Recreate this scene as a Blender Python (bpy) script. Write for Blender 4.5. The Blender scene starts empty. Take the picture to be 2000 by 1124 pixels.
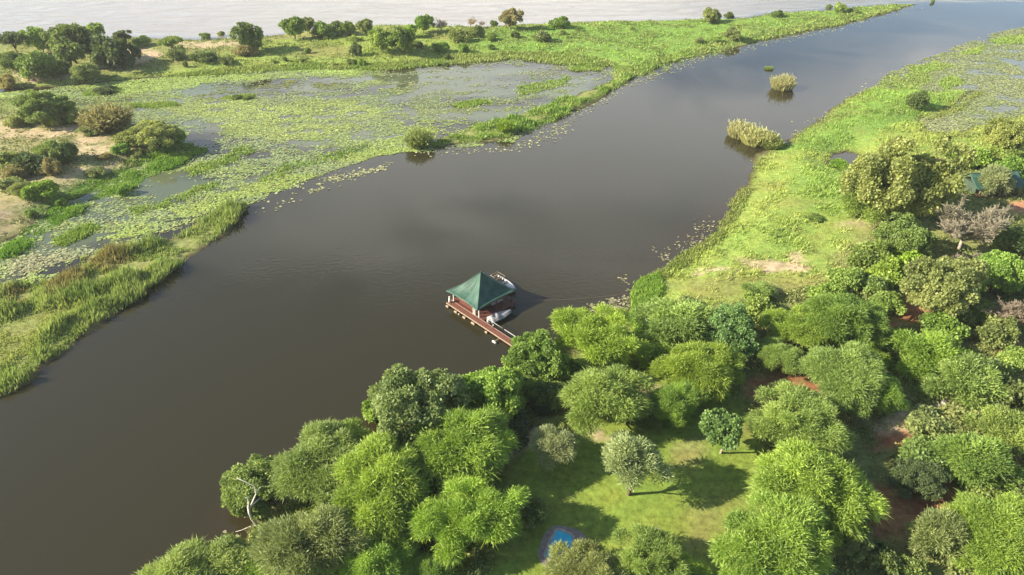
import bpy, math, random
import numpy as np
from mathutils import Vector, Matrix

# ------------------------------------------------------------------ camera, sky, sun, exposure
scene = bpy.context.scene
FPX, PITCH, CAMH = 1400.0, math.radians(33.0), 67.0          # focal length in photo pixels, tilt, height
cam_data = bpy.data.cameras.new("camera")
cam_data.sensor_width = 36.0
cam_data.lens = 36.0 * FPX / 2000.0
cam_data.clip_start, cam_data.clip_end = 0.5, 12000.0
cam = bpy.data.objects.new("camera", cam_data)
scene.collection.objects.link(cam)
cam.location = (0, 0, CAMH)
cam.rotation_euler = (math.radians(90) - PITCH, 0, 0)
scene.camera = cam

SUN_EL = math.radians(29.0)
SHADOW_AZ = math.radians(9.0)                                 # shadows run along +x, a little away
to_sun = Vector((-math.cos(SHADOW_AZ) * math.cos(SUN_EL), -math.sin(SHADOW_AZ) * math.cos(SUN_EL), math.sin(SUN_EL)))
sun_data = bpy.data.lights.new("sun", 'SUN')
sun_data.energy = 5.0
sun_data.angle = math.radians(0.55)
sun_data.color = (1.0, 0.90, 0.72)
sun = bpy.data.objects.new("sun", sun_data)
scene.collection.objects.link(sun)
sun.rotation_euler = to_sun.to_track_quat('Z', 'Y').to_euler()
sun.location = (-60, -20, 90)

world = bpy.data.worlds.new("World")
scene.world = world
world.use_nodes = True
wn, wl = world.node_tree.nodes, world.node_tree.links
wn.clear()
w_out = wn.new("ShaderNodeOutputWorld")
w_bg = wn.new("ShaderNodeBackground")
w_bg.inputs["Strength"].default_value = 0.085
sky = wn.new("ShaderNodeTexSky")
sky.sky_type = 'NISHITA'
sky.sun_disc = False
sky.sun_elevation = SUN_EL
sky.sun_rotation = math.atan2(to_sun.x, to_sun.y)
sky.altitude = 900
sky.air_density = 1.0
sky.dust_density = 0.7
# broken cloud deck: noise on a flat layer above the place (direction / height)
tc = wn.new("ShaderNodeTexCoord")
sep = wn.new("ShaderNodeSeparateXYZ")
wl.new(tc.outputs["Generated"], sep.inputs[0])
zc = wn.new("ShaderNodeMath"); zc.operation = 'MAXIMUM'; zc.inputs[1].default_value = 0.0
wl.new(sep.outputs["Z"], zc.inputs[0])
za = wn.new("ShaderNodeMath"); za.operation = 'ADD'; za.inputs[1].default_value = 0.10
wl.new(zc.outputs[0], za.inputs[0])
cx = wn.new("ShaderNodeMath"); cx.operation = 'DIVIDE'
cy = wn.new("ShaderNodeMath"); cy.operation = 'DIVIDE'
wl.new(sep.outputs["X"], cx.inputs[0]); wl.new(za.outputs[0], cx.inputs[1])
wl.new(sep.outputs["Y"], cy.inputs[0]); wl.new(za.outputs[0], cy.inputs[1])
cmb = wn.new("ShaderNodeCombineXYZ")
wl.new(cx.outputs[0], cmb.inputs[0]); wl.new(cy.outputs[0], cmb.inputs[1])
mp = wn.new("ShaderNodeMapping")
mp.inputs["Location"].default_value = (-9.7, -4.1, 0.0)
mp.inputs["Scale"].default_value = (0.42, 0.55, 1.0)
wl.new(cmb.outputs[0], mp.inputs[0])
cn = wn.new("ShaderNodeTexNoise")
cn.inputs["Scale"].default_value = 1.0
cn.inputs["Detail"].default_value = 7.0
cn.inputs["Roughness"].default_value = 0.55
cn.inputs["Distortion"].default_value = 0.4
wl.new(mp.outputs[0], cn.inputs["Vector"])
cr = wn.new("ShaderNodeValToRGB")
cr.color_ramp.elements[0].position = 0.50
cr.color_ramp.elements[0].color = (0, 0, 0, 1)
cr.color_ramp.elements[1].position = 0.585
cr.color_ramp.elements[1].color = (1, 1, 1, 1)
wl.new(cn.outputs["Fac"], cr.inputs[0])
cmix = wn.new("ShaderNodeMixRGB")
cmix.inputs[2].default_value = (7.6, 7.8, 8.1, 1)
cfac = wn.new("ShaderNodeMath"); cfac.operation = 'MULTIPLY'; cfac.inputs[1].default_value = 0.85
wl.new(cr.outputs[0], cfac.inputs[0])
wl.new(cfac.outputs[0], cmix.inputs[0])
wl.new(sky.outputs[0], cmix.inputs[1])
wl.new(cmix.outputs[0], w_bg.inputs[0])
wl.new(w_bg.outputs[0], w_out.inputs[0])

vs = scene.view_settings
vs.view_transform = 'Standard'
vs.look = 'None'
vs.gamma = 1.0
vs.use_curve_mapping = False
vs.exposure = 1.4
scene.cycles.max_bounces = 6
scene.cycles.transparent_max_bounces = 6

# ------------------------------------------------------------------ helpers
rng = np.random.default_rng(7)
COL = scene.collection


def G(px, py, z=0.0):
    """the point of the place at height z that the photograph shows at pixel (px, py)"""
    u, v = (px - 1000.0) / FPX, -(py - 562.0) / FPX
    dy = math.cos(PITCH) + v * math.sin(PITCH)
    dz = -math.sin(PITCH) + v * math.cos(PITCH)
    t = (z - CAMH) / dz
    return u * t, dy * t


def ppm(y, z=0.0):
    """photo pixels per metre at distance y and height z"""
    return FPX / (y * math.cos(PITCH) + (CAMH - z) * math.sin(PITCH))


def poly(pts):
    return np.array([G(a, b) for a, b in pts])


def inside(P, pg):
    x, y = P[:, 0], P[:, 1]
    r = np.zeros(len(P), bool)
    j = len(pg) - 1
    for i in range(len(pg)):
        xi, yi = pg[i]; xj, yj = pg[j]
        if yi != yj:
            c = ((yi > y) != (yj > y)) & (x < (xj - xi) * (y - yi) / (yj - yi) + xi)
            r ^= c
        j = i
    return r


def sdist(P, pg):
    """signed distance to a polygon, positive inside"""
    d2 = np.full(len(P), 1e18)
    for i in range(len(pg)):
        a = pg[i]; b = pg[(i + 1) % len(pg)]
        ab = b - a
        L = ab @ ab
        if L < 1e-9:
            continue
        t = np.clip(((P - a) @ ab) / L, 0, 1)
        q = a + t[:, None] * ab
        d2 = np.minimum(d2, ((P - q) ** 2).sum(1))
    d = np.sqrt(d2)
    return np.where(inside(P, pg), d, -d)


def vnoise(x, y, seed=0):
    xi = np.floor(x).astype(np.int64); yi = np.floor(y).astype(np.int64)
    xf = x - xi; yf = y - yi
    xf = xf * xf * (3 - 2 * xf); yf = yf * yf * (3 - 2 * yf)

    def h(a, b):
        n = (a * 374761393 + b * 668265263 + seed * 1442695041) & 0x7fffffff
        n = ((n ^ (n >> 13)) * 1274126177) & 0x7fffffff
        return ((n ^ (n >> 16)) & 0xffff) / 65535.0
    return (h(xi, yi) * (1 - xf) + h(xi + 1, yi) * xf) * (1 - yf) + (h(xi, yi + 1) * (1 - xf) + h(xi + 1, yi + 1) * xf) * yf


def fbm(x, y, seed=0, oct=4):
    a, s, t = 0.5, 0.0, 0.0
    for o in range(oct):
        s = s + a * vnoise(x, y, seed + o * 17); t += a
        x = x * 2.03 + 5.2; y = y * 2.03 + 1.7; a *= 0.5
    return s / t


def sstep(a, b, x):
    t = np.clip((x - a) / (b - a), 0, 1)
    return t * t * (3 - 2 * t)


def warp(P, amp, freq, seed=3):
    w = P.copy()
    w[:, 0] += (fbm(P[:, 0] * freq, P[:, 1] * freq, seed, 4) - 0.5) * 2 * amp
    w[:, 1] += (fbm(P[:, 0] * freq + 40, P[:, 1] * freq + 9, seed + 5, 4) - 0.5) * 2 * amp
    return w


def mesh_np(name, V, F, mats, attrs=None, smooth=False, fmat=None):
    """V (n,3), F (m,k) with k = 3 or 4, attrs {name: (n,) or (n,3)}"""
    V = np.asarray(V, np.float32); F = np.asarray(F, np.int32)
    me = bpy.data.meshes.new(name)
    m, k = F.shape
    me.vertices.add(len(V)); me.vertices.foreach_set("co", V.ravel())
    me.loops.add(m * k); me.loops.foreach_set("vertex_index", F.ravel())
    me.polygons.add(m)
    me.polygons.foreach_set("loop_start", np.arange(0, m * k, k, dtype=np.int32))
    me.polygons.foreach_set("loop_total", np.full(m, k, np.int32))
    if fmat is not None:
        me.polygons.foreach_set("material_index", np.asarray(fmat, np.int32))
    for mt in (mats if isinstance(mats, (list, tuple)) else [mats]):
        me.materials.append(mt)
    for an, av in (attrs or {}).items():
        av = np.asarray(av, np.float32)
        if av.ndim == 1:
            at = me.attributes.new(an, 'FLOAT', 'POINT'); at.data.foreach_set("value", av)
        else:
            at = me.attributes.new(an, 'FLOAT_COLOR', 'POINT')
            at.data.foreach_set("color", np.hstack([av, np.ones((len(av), 1), np.float32)]).ravel())
    me.update(calc_edges=True)
    me.polygons.foreach_set("use_smooth", np.full(m, smooth, bool))
    return me


def link(name, data, parent=None, loc=None, label=None, cat=None, group=None, kind=None):
    o = bpy.data.objects.new(name, data)
    COL.objects.link(o)
    if parent is not None:
        o.parent = parent
    if loc is not None:
        o.location = loc
    if label: o["label"] = label
    if cat: o["category"] = cat
    if group: o["group"] = group
    if kind: o["kind"] = kind
    return o


class MB:
    """collects simple solids into one mesh"""
    def __init__(s):
        s.v, s.f = [], []

    def add(s, v, f):
        n = len(s.v)
        s.v += [tuple(p) for p in v]
        s.f += [tuple(i + n for i in q) for q in f]
        return s

    def box(s, c, d, rz=0.0, bev=0.0):
        hx, hy, hz = d[0] / 2, d[1] / 2, d[2] / 2
        cs, sn = math.cos(rz), math.sin(rz)
        if bev <= 0:
            P = [(x, y, z) for z in (-hz, hz) for x, y in ((-hx, -hy), (hx, -hy), (hx, hy), (-hx, hy))]
            F = [(3, 2, 1, 0), (4, 5, 6, 7), (0, 1, 5, 4), (1, 2, 6, 5), (2, 3, 7, 6), (3, 0, 4, 7)]
        else:
            b = bev
            P = []
            for z, i in ((-hz, 0), (hz - b, 0), (hz, b)):
                P += [(-hx + i, -hy + i, z), (hx - i, -hy + i, z), (hx - i, hy - i, z), (-hx + i, hy - i, z)]
            F = [(3, 2, 1, 0), (8, 9, 10, 11)]
            for r in (0, 4):
                for k in range(4):
                    F.append((r + k, r + (k + 1) % 4, r + 4 + (k + 1) % 4, r + 4 + k))
        return s.add([(c[0] + x * cs - y * sn, c[1] + x * sn + y * cs, c[2] + z) for x, y, z in P], F)

    def tube(s, pts, rad, n=6, cap=True):
        pts = [Vector(p) for p in pts]
        rad = rad if isinstance(rad, (list, tuple)) else [rad] * len(pts)
        rings = []
        for i, p in enumerate(pts):
            d = (pts[min(i + 1, len(pts) - 1)] - pts[max(i - 1, 0)]).normalized()
            a = d.orthogonal().normalized(); b = d.cross(a)
            rings.append([p + (a * math.cos(2 * math.pi * k / n) + b * math.sin(2 * math.pi * k / n)) * rad[i] for k in range(n)])
        for i in range(1, len(rings)):                       # untwist
            best = min(range(n), key=lambda o: (rings[i][o] - pts[i] - (rings[i - 1][0] - pts[i - 1])).length)
            rings[i] = rings[i][best:] + rings[i][:best]
        v = [q for r in rings for q in r]
        f = []
        for i in range(len(rings) - 1):
            for k in range(n):
                f.append((i * n + k, i * n + (k + 1) % n, (i + 1) * n + (k + 1) % n, (i + 1) * n + k))
        if cap:
            f.append(tuple(range(n - 1, -1, -1)))
            f.append(tuple((len(rings) - 1) * n + k for k in range(n)))
        return s.add(v, f)

    def mesh(s, name, mat, smooth=False):
        me = bpy.data.meshes.new(name)
        me.from_pydata(s.v, [], s.f)
        me.materials.append(mat)
        me.polygons.foreach_set("use_smooth", [smooth] * len(s.f))
        me.update()
        return me

    def build(s, name, mat, parent=None, smooth=False, **kw):
        return link(name, s.mesh(name, mat, smooth), parent, **kw)


# ------------------------------------------------------------------ materials
def new_mat(name):
    m = bpy.data.materials.new(name)
    m.use_nodes = True
    return m, m.node_tree.nodes, m.node_tree.links


def plain(name, col, rough=0.7, noise=0.15, scale=3.0, bump=0.0, metal=0.0, spec=0.3):
    m, n, l = new_mat(name)
    b = n["Principled BSDF"]
    b.inputs["Roughness"].default_value = rough
    b.inputs["Metallic"].default_value = metal
    b.inputs["Specular IOR Level"].default_value = spec
    t = n.new("ShaderNodeTexCoord")
    x = n.new("ShaderNodeTexNoise")
    x.inputs["Scale"].default_value = scale; x.inputs["Detail"].default_value = 6
    l.new(t.outputs["Object"], x.inputs["Vector"])
    r = n.new("ShaderNodeValToRGB")
    r.color_ramp.elements[0].position = 0.3; r.color_ramp.elements[1].position = 0.7
    r.color_ramp.elements[0].color = (*[c * (1 - noise) for c in col], 1)
    r.color_ramp.elements[1].color = (*[min(1, c * (1 + noise)) for c in col], 1)
    l.new(x.outputs["Fac"], r.inputs[0]); l.new(r.outputs[0], b.inputs["Base Color"])
    if bump:
        bp = n.new("ShaderNodeBump"); bp.inputs["Strength"].default_value = bump; bp.inputs["Distance"].default_value = 0.02
        l.new(x.outputs["Fac"], bp.inputs["Height"]); l.new(bp.outputs[0], b.inputs["Normal"])
    return m


def leaf_material(name, transl=0.42, use_vertex=False):
    """leaf colour = the plant's own colour (object colour or vertex colour) varied leaf by leaf"""
    m, n, l = new_mat(name)
    n.remove(n["Principled BSDF"])
    out = n["Material Output"]
    if use_vertex:
        c = n.new("ShaderNodeAttribute"); c.attribute_name = "col"; csock = c.outputs["Color"]
    else:
        c = n.new("ShaderNodeObjectInfo"); csock = c.outputs["Color"]
    a = n.new("ShaderNodeAttribute"); a.attribute_name = "tint"
    hsv = n.new("ShaderNodeHueSaturation")
    mr = n.new("ShaderNodeMapRange"); mr.inputs[1].default_value = 0; mr.inputs[2].default_value = 1
    mr.inputs[3].default_value = 0.62; mr.inputs[4].default_value = 1.38
    l.new(a.outputs["Fac"], mr.inputs[0]); l.new(mr.outputs[0], hsv.inputs["Value"])
    mh = n.new("ShaderNodeMapRange"); mh.inputs[3].default_value = 0.512; mh.inputs[4].default_value = 0.488
    l.new(a.outputs["Fac"], mh.inputs[0]); l.new(mh.outputs[0], hsv.inputs["Hue"])
    l.new(csock, hsv.inputs["Color"])
    d = n.new("ShaderNodeBsdfDiffuse"); t = n.new("ShaderNodeBsdfTranslucent")
    l.new(hsv.outputs[0], d.inputs["Color"])
    th = n.new("ShaderNodeHueSaturation"); th.inputs["Value"].default_value = 1.25; th.inputs["Saturation"].default_value = 1.1
    th.inputs["Hue"].default_value = 0.497
    l.new(hsv.outputs[0], th.inputs["Color"]); l.new(th.outputs[0], t.inputs["Color"])
    mx = n.new("ShaderNodeMixShader"); mx.inputs[0].default_value = transl
    l.new(d.outputs[0], mx.inputs[1]); l.new(t.outputs[0], mx.inputs[2])
    g = n.new("ShaderNodeBsdfGlossy"); g.inputs["Roughness"].default_value = 0.55
    g.inputs["Color"].default_value = (0.9, 0.95, 0.85, 1)
    m2 = n.new("ShaderNodeMixShader"); m2.inputs[0].default_value = 0.025
    l.new(mx.outputs[0], m2.inputs[1]); l.new(g.outputs[0], m2.inputs[2])
    l.new(m2.outputs[0], out.inputs[0])
    return m


M_LEAF = leaf_material("leaf")
M_BLADE = leaf_material("blade", 0.3, True)
M_PAD = leaf_material("lily_leaf", 0.15, True)
M_BARK = plain("bark", (0.10, 0.075, 0.05), 0.9, 0.4, 4.0, 0.4)
M_BARK_GREY = plain("bark_grey", (0.30, 0.25, 0.20), 0.9, 0.3, 5.0, 0.3)
M_BARK_WHITE = plain("bark_white", (0.62, 0.56, 0.47), 0.8, 0.2, 6.0, 0.2)


def ground_material():
    m, n, l = new_mat("ground")
    b = n["Principled BSDF"]
    b.inputs["Roughness"].default_value = 0.95
    b.inputs["Specular IOR Level"].default_value = 0.1
    c = n.new("ShaderNodeAttribute"); c.attribute_name = "col"
    t = n.new("ShaderNodeTexCoord")
    x = n.new("ShaderNodeTexNoise"); x.inputs["Scale"].default_value = 1.1; x.inputs["Detail"].default_value = 9; x.inputs["Roughness"].default_value = 0.7
    l.new(t.outputs["Object"], x.inputs["Vector"])
    y = n.new("ShaderNodeTexNoise"); y.inputs["Scale"].default_value = 0.23; y.inputs["Detail"].default_value = 5
    l.new(t.outputs["Object"], y.inputs["Vector"])
    hs = n.new("ShaderNodeHueSaturation")
    r1 = n.new("ShaderNodeMapRange"); r1.inputs[1].default_value = 0.3; r1.inputs[2].default_value = 0.7
    r1.inputs[3].default_value = 0.55; r1.inputs[4].default_value = 1.45
    r2 = n.new("ShaderNodeMapRange"); r2.inputs[1].default_value = 0.3; r2.inputs[2].default_value = 0.7
    r2.inputs[3].default_value = 0.485; r2.inputs[4].default_value = 0.515
    l.new(x.outputs["Fac"], r1.inputs[0]); l.new(y.outputs["Fac"], r2.inputs[0])
    l.new(r1.outputs[0], hs.inputs["Value"]); l.new(r2.outputs[0], hs.inputs["Hue"])
    l.new(c.outputs["Color"], hs.inputs["Color"]); l.new(hs.outputs[0], b.inputs["Base Color"])
    bp = n.new("ShaderNodeBump"); bp.inputs["Strength"].default_value = 0.6; bp.inputs["Distance"].default_value = 0.25
    l.new(x.outputs["Fac"], bp.inputs["Height"]); l.new(bp.outputs[0], b.inputs["Normal"])
    return m


def water_material():
    m, n, l = new_mat("water")
    b = n["Principled BSDF"]
    b.inputs["IOR"].default_value = 1.33
    b.inputs["Specular IOR Level"].default_value = 0.5
    a = n.new("ShaderNodeAttribute"); a.attribute_name = "col"
    l.new(a.outputs["Color"], b.inputs["Base Color"])
    s = n.new("ShaderNodeAttribute"); s.attribute_name = "rough"          # how wind-ruffled the surface is here
    rr = n.new("ShaderNodeMapRange"); rr.inputs[3].default_value = 0.025; rr.inputs[4].default_value = 0.22
    l.new(s.outputs["Fac"], rr.inputs[0]); l.new(rr.outputs[0], b.inputs["Roughness"])
    t = n.new("ShaderNodeTexCoord")
    mp_ = n.new("ShaderNodeMapping"); mp_.inputs["Scale"].default_value = (0.05, 0.16, 1); mp_.inputs["Rotation"].default_value = (0, 0, 0.12)
    l.new(t.outputs["Object"], mp_.inputs[0])
    big = n.new("ShaderNodeTexNoise"); big.inputs["Scale"].default_value = 1.0; big.inputs["Detail"].default_value = 6; big.inputs["Distortion"].default_value = 0.8
    l.new(mp_.outputs[0], big.inputs["Vector"])
    mq = n.new("ShaderNodeMapping"); mq.inputs["Scale"].default_value = (0.8, 1.6, 1); mq.inputs["Rotation"].default_value = (0, 0, -0.3)
    l.new(t.outputs["Object"], mq.inputs[0])
    sm = n.new("ShaderNodeTexNoise"); sm.inputs["Scale"].default_value = 1.0; sm.inputs["Detail"].default_value = 4
    l.new(mq.outputs[0], sm.inputs["Vector"])
    b1 = n.new("ShaderNodeBump"); b1.inputs["Distance"].default_value = 1.4
    l.new(s.outputs["Fac"], b1.inputs["Strength"]); l.new(big.outputs["Fac"], b1.inputs["Height"])
    b2 = n.new("ShaderNodeBump"); b2.inputs["Distance"].default_value = 0.035; 
    wp = n.new("ShaderNodeTexNoise"); wp.inputs["Scale"].default_value = 0.022; wp.inputs["Detail"].default_value = 5; wp.inputs["Distortion"].default_value = 1.2
    l.new(t.outputs["Object"], wp.inputs["Vector"])                       # calm lanes and wind-ruffled patches
    wr = n.new("ShaderNodeMapRange"); wr.inputs[1].default_value = 0.40; wr.inputs[2].default_value = 0.62
    wr.inputs[3].default_value = 0.05; wr.inputs[4].default_value = 0.75
    l.new(wp.outputs["Fac"], wr.inputs[0]); l.new(wr.outputs[0], b2.inputs["Strength"])
    l.new(sm.outputs["Fac"], b2.inputs["Height"]); l.new(b1.outputs[0], b2.inputs["Normal"])
    l.new(b2.outputs[0], b.inputs["Normal"])
    return m


# ------------------------------------------------------------------ the lie of the land
far_bank = poly([(-900, 60), (-300, 70), (0, 76), (200, 76), (260, 75), (380, 78), (520, 72), (650, 55), (760, 50), (930, 54), (1080, 46), (1260, 41),
                 (1440, 38), (1500, 28), (1600, 22), (1680, 14), (1760, 9), (1795, 8), (1740, 23), (1690, 38), (1640, 48), (1560, 66), (1500, 78),
                 (1440, 92), (1390, 103), (1340, 116), (1300, 126), (1262, 132), (1222, 142), (1205, 133), (1150, 129), (1090, 115), (1010, 112), (960, 118), (880, 121),
                 (850, 118), (800, 128), (760, 133), (700, 128), (620, 132), (520, 138), (430, 142), (330, 150), (240, 158), (160, 165), (110, 170), (0, 174),
                 (-300, 185), (-900, 200)])
left_bank = poly([(-900, 215), (-200, 205), (0, 196), (90, 190), (170, 215), (240, 235), (330, 270), (365, 285), (300, 305), (250, 335), (170, 375), (105, 410),
                  (55, 450), (0, 485), (-200, 570), (-900, 800)])
levee = poly([(840, 290), (850, 272), (900, 262), (930, 248), (985, 232), (1020, 226), (1080, 202), (1130, 186), (1180, 166), (1230, 148), (1262, 134),
              (1300, 126), (1262, 140), (1205, 172), (1165, 196), (1120, 215), (1080, 236), (1030, 256), (985, 270), (930, 278), (880, 283)])
reed_spit = poly([(486, 404), (440, 408), (400, 428), (370, 457), (320, 472), (260, 492), (205, 492), (160, 505), (160, 535), (90, 552), (20, 566),
                  (-60, 590), (-400, 700), (-600, 1100), (-200, 880), (0, 778), (45, 750), (75, 715), (120, 690), (160, 655), (215, 620), (270, 585), (320, 545),
                  (360, 510), (410, 475), (455, 440)])
right_bank = poly([(150, 1500), (330, 1200), (435, 1130), (470, 1080), (490, 1030), (560, 985), (640, 930), (715, 880), (800, 845), (900, 800), (985, 765), (1050, 722),
                   (1090, 700), (1150, 668), (1180, 640), (1228, 612), (1236, 580), (1248, 552), (1300, 524), (1340, 492), (1400, 452), (1425, 412),
                   (1440, 384), (1460, 360), (1466, 335), (1486, 310), (1520, 292), (1545, 268), (1590, 241), (1620, 218), (1680, 182), (1712, 170),
                   (1780, 172), (1830, 178), (1905, 178), (1850, 210), (1800, 236), (1810, 258), (1880, 262), (1940, 240), (2000, 222), (2300, 160), (3200, 60), (3600, 400), (3600, 1500)])
pond = poly([(1618, 318), (1630, 300), (1660, 294), (1680, 303), (1668, 322), (1640, 330)])
LANDS = [(far_bank, 1.1, 9.0), (left_bank, 1.4, 10.0), (levee, 0.35, 3.0), (reed_spit, 0.3, 3.0), (right_bank, 1.6, 11.0)]


LEVEL = [(*G(1092, 1052), 4.5, 3.5, 1.55), (*G(1935, 385), 9.0, 5.0, 1.7)]      # made level: x, y, radius, run-out, height


def land_height(P):
    h = raw_height(P)
    for x, y, r, e, z in LEVEL:
        a = sstep(r + e, r, np.hypot(P[:, 0] - x, P[:, 1] - y))
        h = h * (1 - a) + z * a
    return h


def raw_height(P):
    W = warp(warp(P, 2.2, 0.10), 0.9, 0.5, 13)
    h = np.full(len(P), -1.6)
    for pg, top, run in LANDS:
        d = sdist(W, pg)
        if pg is right_bank:
            d = np.minimum(d, -sdist(W, pond) * 1.0)
        hi = top * sstep(-0.4, run, d) + 0.10 * sstep(-0.3, 0.5, d)
        hh = np.where(d > -0.3, hi, -1.6 * sstep(0.2, 6.0, -d) - 0.06)
        h = np.maximum(h, hh)
    bumps = (fbm(P[:, 0] * 0.07, P[:, 1] * 0.07, 21, 4) - 0.5) * 0.9 + (fbm(P[:, 0] * 0.4, P[:, 1] * 0.4, 31, 3) - 0.5) * 0.22
    return np.where(h > 0.02, h + bumps * sstep(0.1, 1.2, h), h)


def zat(x, y):
    return float(land_height(np.array([[x, y]], float))[0])


C_SAND = (0.43, 0.33, 0.21); C_TAN = (0.27, 0.23, 0.11); C_MEADOW = (0.162, 0.258, 0.050); C_LIME = (0.215, 0.275, 0.060)
C_LAWN = (0.165, 0.220, 0.038); C_DRY = (0.21, 0.185, 0.065); C_RED = (0.25, 0.115, 0.058); C_ORANGE = (0.42, 0.22, 0.11); C_SCRUB = (0.145, 0.165, 0.055)
C_PATH = (0.50, 0.38, 0.25); C_MUD = (0.055, 0.042, 0.025); C_OLIVE = (0.20, 0.215, 0.070); C_GRASS = (0.10, 0.20, 0.03)
ZONES = [  # pixel outline, colour, edge softness m, strength
    ([(-900, 60), (1800, 0), (1800, 150), (-900, 240)], C_LIME, 4, 1),
    ([(-900, 60), (560, 70), (470, 100), (380, 135), (240, 150), (0, 175), (-900, 230)], C_OLIVE, 8, 1),
    ([(960, 60), (1300, 42), (1800, 5), (1500, 80), (1250, 135), (1000, 112), (900, 100)], C_MEADOW, 9, 1),
    ([(210, 105), (300, 95), (330, 118), (240, 142), (190, 140)], C_SAND, 2.5, 1), ([(330, 82), (470, 85), (480, 98), (350, 104)], C_SAND, 3, 0.8),
    ([(20, 145), (140, 146), (130, 162), (30, 166)], C_SAND, 2, 1), ([(90, 98), (120, 98), (120, 116), (90, 116)], C_TAN, 2, 1),
    ([(590, 98), (700, 98), (670, 118), (560, 120)], C_DRY, 4, 0.6), ([(500, 70), (760, 58), (700, 75), (520, 85)], C_TAN, 3, 0.6),
    ([(840, 66), (960, 60), (930, 80), (850, 84)], C_DRY, 3, 0.5),
    ([(-900, 180), (400, 200), (400, 330), (-100, 580), (-900, 800)], C_GRASS, 3, 1),
    ([(-900, 225), (60, 232), (220, 250), (270, 305), (215, 340), (130, 370), (95, 400), (30, 440), (-60, 490), (-900, 740)], C_SAND, 4, 0.9),
    ([(0, 285), (150, 275), (160, 340), (0, 375)], C_OLIVE, 3, 0.7), ([(-60, 200), (100, 215), (230, 240), (200, 262), (60, 250), (-60, 240)], C_OLIVE, 3, 0.8), ([(60, 330), (150, 320), (120, 365), (40, 400), (20, 370)], C_TAN, 3, 0.7), ([(-60, 395), (40, 395), (20, 425), (-60, 440)], C_TAN, 3, 0.7), ([(200, 270), (300, 280), (260, 330), (210, 320)], C_TAN, 3, 0.8), ([(150, 325), (215, 318), (200, 338), (150, 342)], C_OLIVE, 2, 0.8),
    ([(-20, 440), (60, 425), (90, 440), (0, 480)], C_TAN, 2, 0.8),
    ([(1236, 600), (1250, 550), (1400, 452), (1440, 384), (1486, 310), (1545, 268), (1700, 170), (2000, 160), (2300, 160), (2300, 300), (1700, 330), (1660, 480), (1600, 570), (1400, 620), (1240, 650)], C_LIME, 5, 1),
    ([(1500, 300), (1700, 175), (1900, 175), (1780, 250), (1640, 300)], C_MEADOW, 5, 1),
    ([(1560, 320), (1680, 320), (1680, 420), (1560, 440)], C_MEADOW, 6, 0.8), ([(1400, 470), (1600, 440), (1600, 500), (1420, 520)], C_MEADOW, 6, 0.5),
    ([(1360, 541), (1450, 545), (1452, 550), (1360, 547)], C_SAND, 0.5, 1.0), ([(1370, 533), (1440, 540), (1440, 543), (1370, 537)], C_SAND, 0.5, 0.8), ([(1440, 526), (1500, 520), (1565, 540), (1540, 552), (1490, 547)], C_SAND, 1.0, 1.0), ([(1530, 515), (1570, 508), (1570, 530), (1540, 532)], C_SAND, 1.2, 0.85), ([(1640, 445), (1720, 440), (1720, 462), (1640, 462)], C_SAND, 2, 0.5),
    ([(1300, 560), (1450, 560), (1600, 555), (1620, 590), (1350, 600)], C_DRY, 3, 0.5),
    ([(1540, 600), (1700, 560), (2600, 400), (3600, 600), (3600, 1500), (1400, 1500), (1490, 1124), (1490, 870), (1400, 760), (1320, 680)], C_SCRUB, 6, 1),
    ([(430, 1150), (700, 880), (1000, 770), (1240, 640), (1320, 690), (1400, 750), (1500, 870), (1490, 1124), (1470, 1500), (430, 1500)], C_LAWN, 4, 1),
    ([(1310, 880), (1380, 880), (1350, 940), (1300, 940)], C_DRY, 2, 0.8), ([(1370, 1010), (1430, 990), (1420, 1100), (1350, 1110)], C_DRY, 3, 0.6),
    ([(1420, 860), (1480, 850), (1490, 870), (1450, 885)], C_DRY, 2, 0.5), ([(1120, 850), (1180, 872), (1170, 888), (1130, 880)], C_PATH, 1, 0.9),
    ([(1032, 862), (1052, 848), (1046, 885), (1020, 925), (995, 935), (985, 915), (1012, 880)], C_PATH, 1.0, 1),
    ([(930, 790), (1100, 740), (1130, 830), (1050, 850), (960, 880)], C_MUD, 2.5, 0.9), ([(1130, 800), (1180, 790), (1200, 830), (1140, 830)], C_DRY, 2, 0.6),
    ([(1240, 770), (1280, 765), (1280, 800), (1250, 800)], C_PATH, 1.5, 0.7),
    ([(1450, 770), (1520, 730), (1590, 735), (1580, 780), (1480, 810)], C_RED, 2, 1), ([(1690, 655), (1760, 605), (1820, 590), (1815, 625), (1750, 668), (1700, 680)], C_RED, 1.6, 1),
    ([(1770, 608), (1808, 606), (1812, 626), (1775, 626)], C_ORANGE, 1.0, 1), ([(1830, 640), (1900, 655), (2000, 680), (1990, 695), (1900, 675), (1830, 655)], C_ORANGE, 1.5, 0.8),
    ([(1660, 820), (1780, 825), (1810, 790), (1900, 795), (1900, 815), (1790, 850), (1760, 870), (1680, 860)], C_PATH, 1.6, 0.9),
    ([(1670, 850), (1780, 870), (1740, 900), (1680, 900)], C_RED, 2, 1), ([(1700, 980), (1790, 950), (1860, 960), (1850, 1010), (1760, 1100), (1690, 1080)], C_RED, 2.5, 1),
    ([(1960, 405), (2060, 400), (2060, 445), (1965, 440)], C_ORANGE, 2, 1), ([(1940, 910), (2060, 880), (2060, 970), (1960, 970)], C_RED, 2, 0.9),
    ([(1950, 690), (2060, 700), (2060, 760), (1960, 740)], C_RED, 2, 0.6),
]
ZPOLY = [(poly(p), np.array(c), e, s) for p, c, e, s in ZONES]


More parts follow.
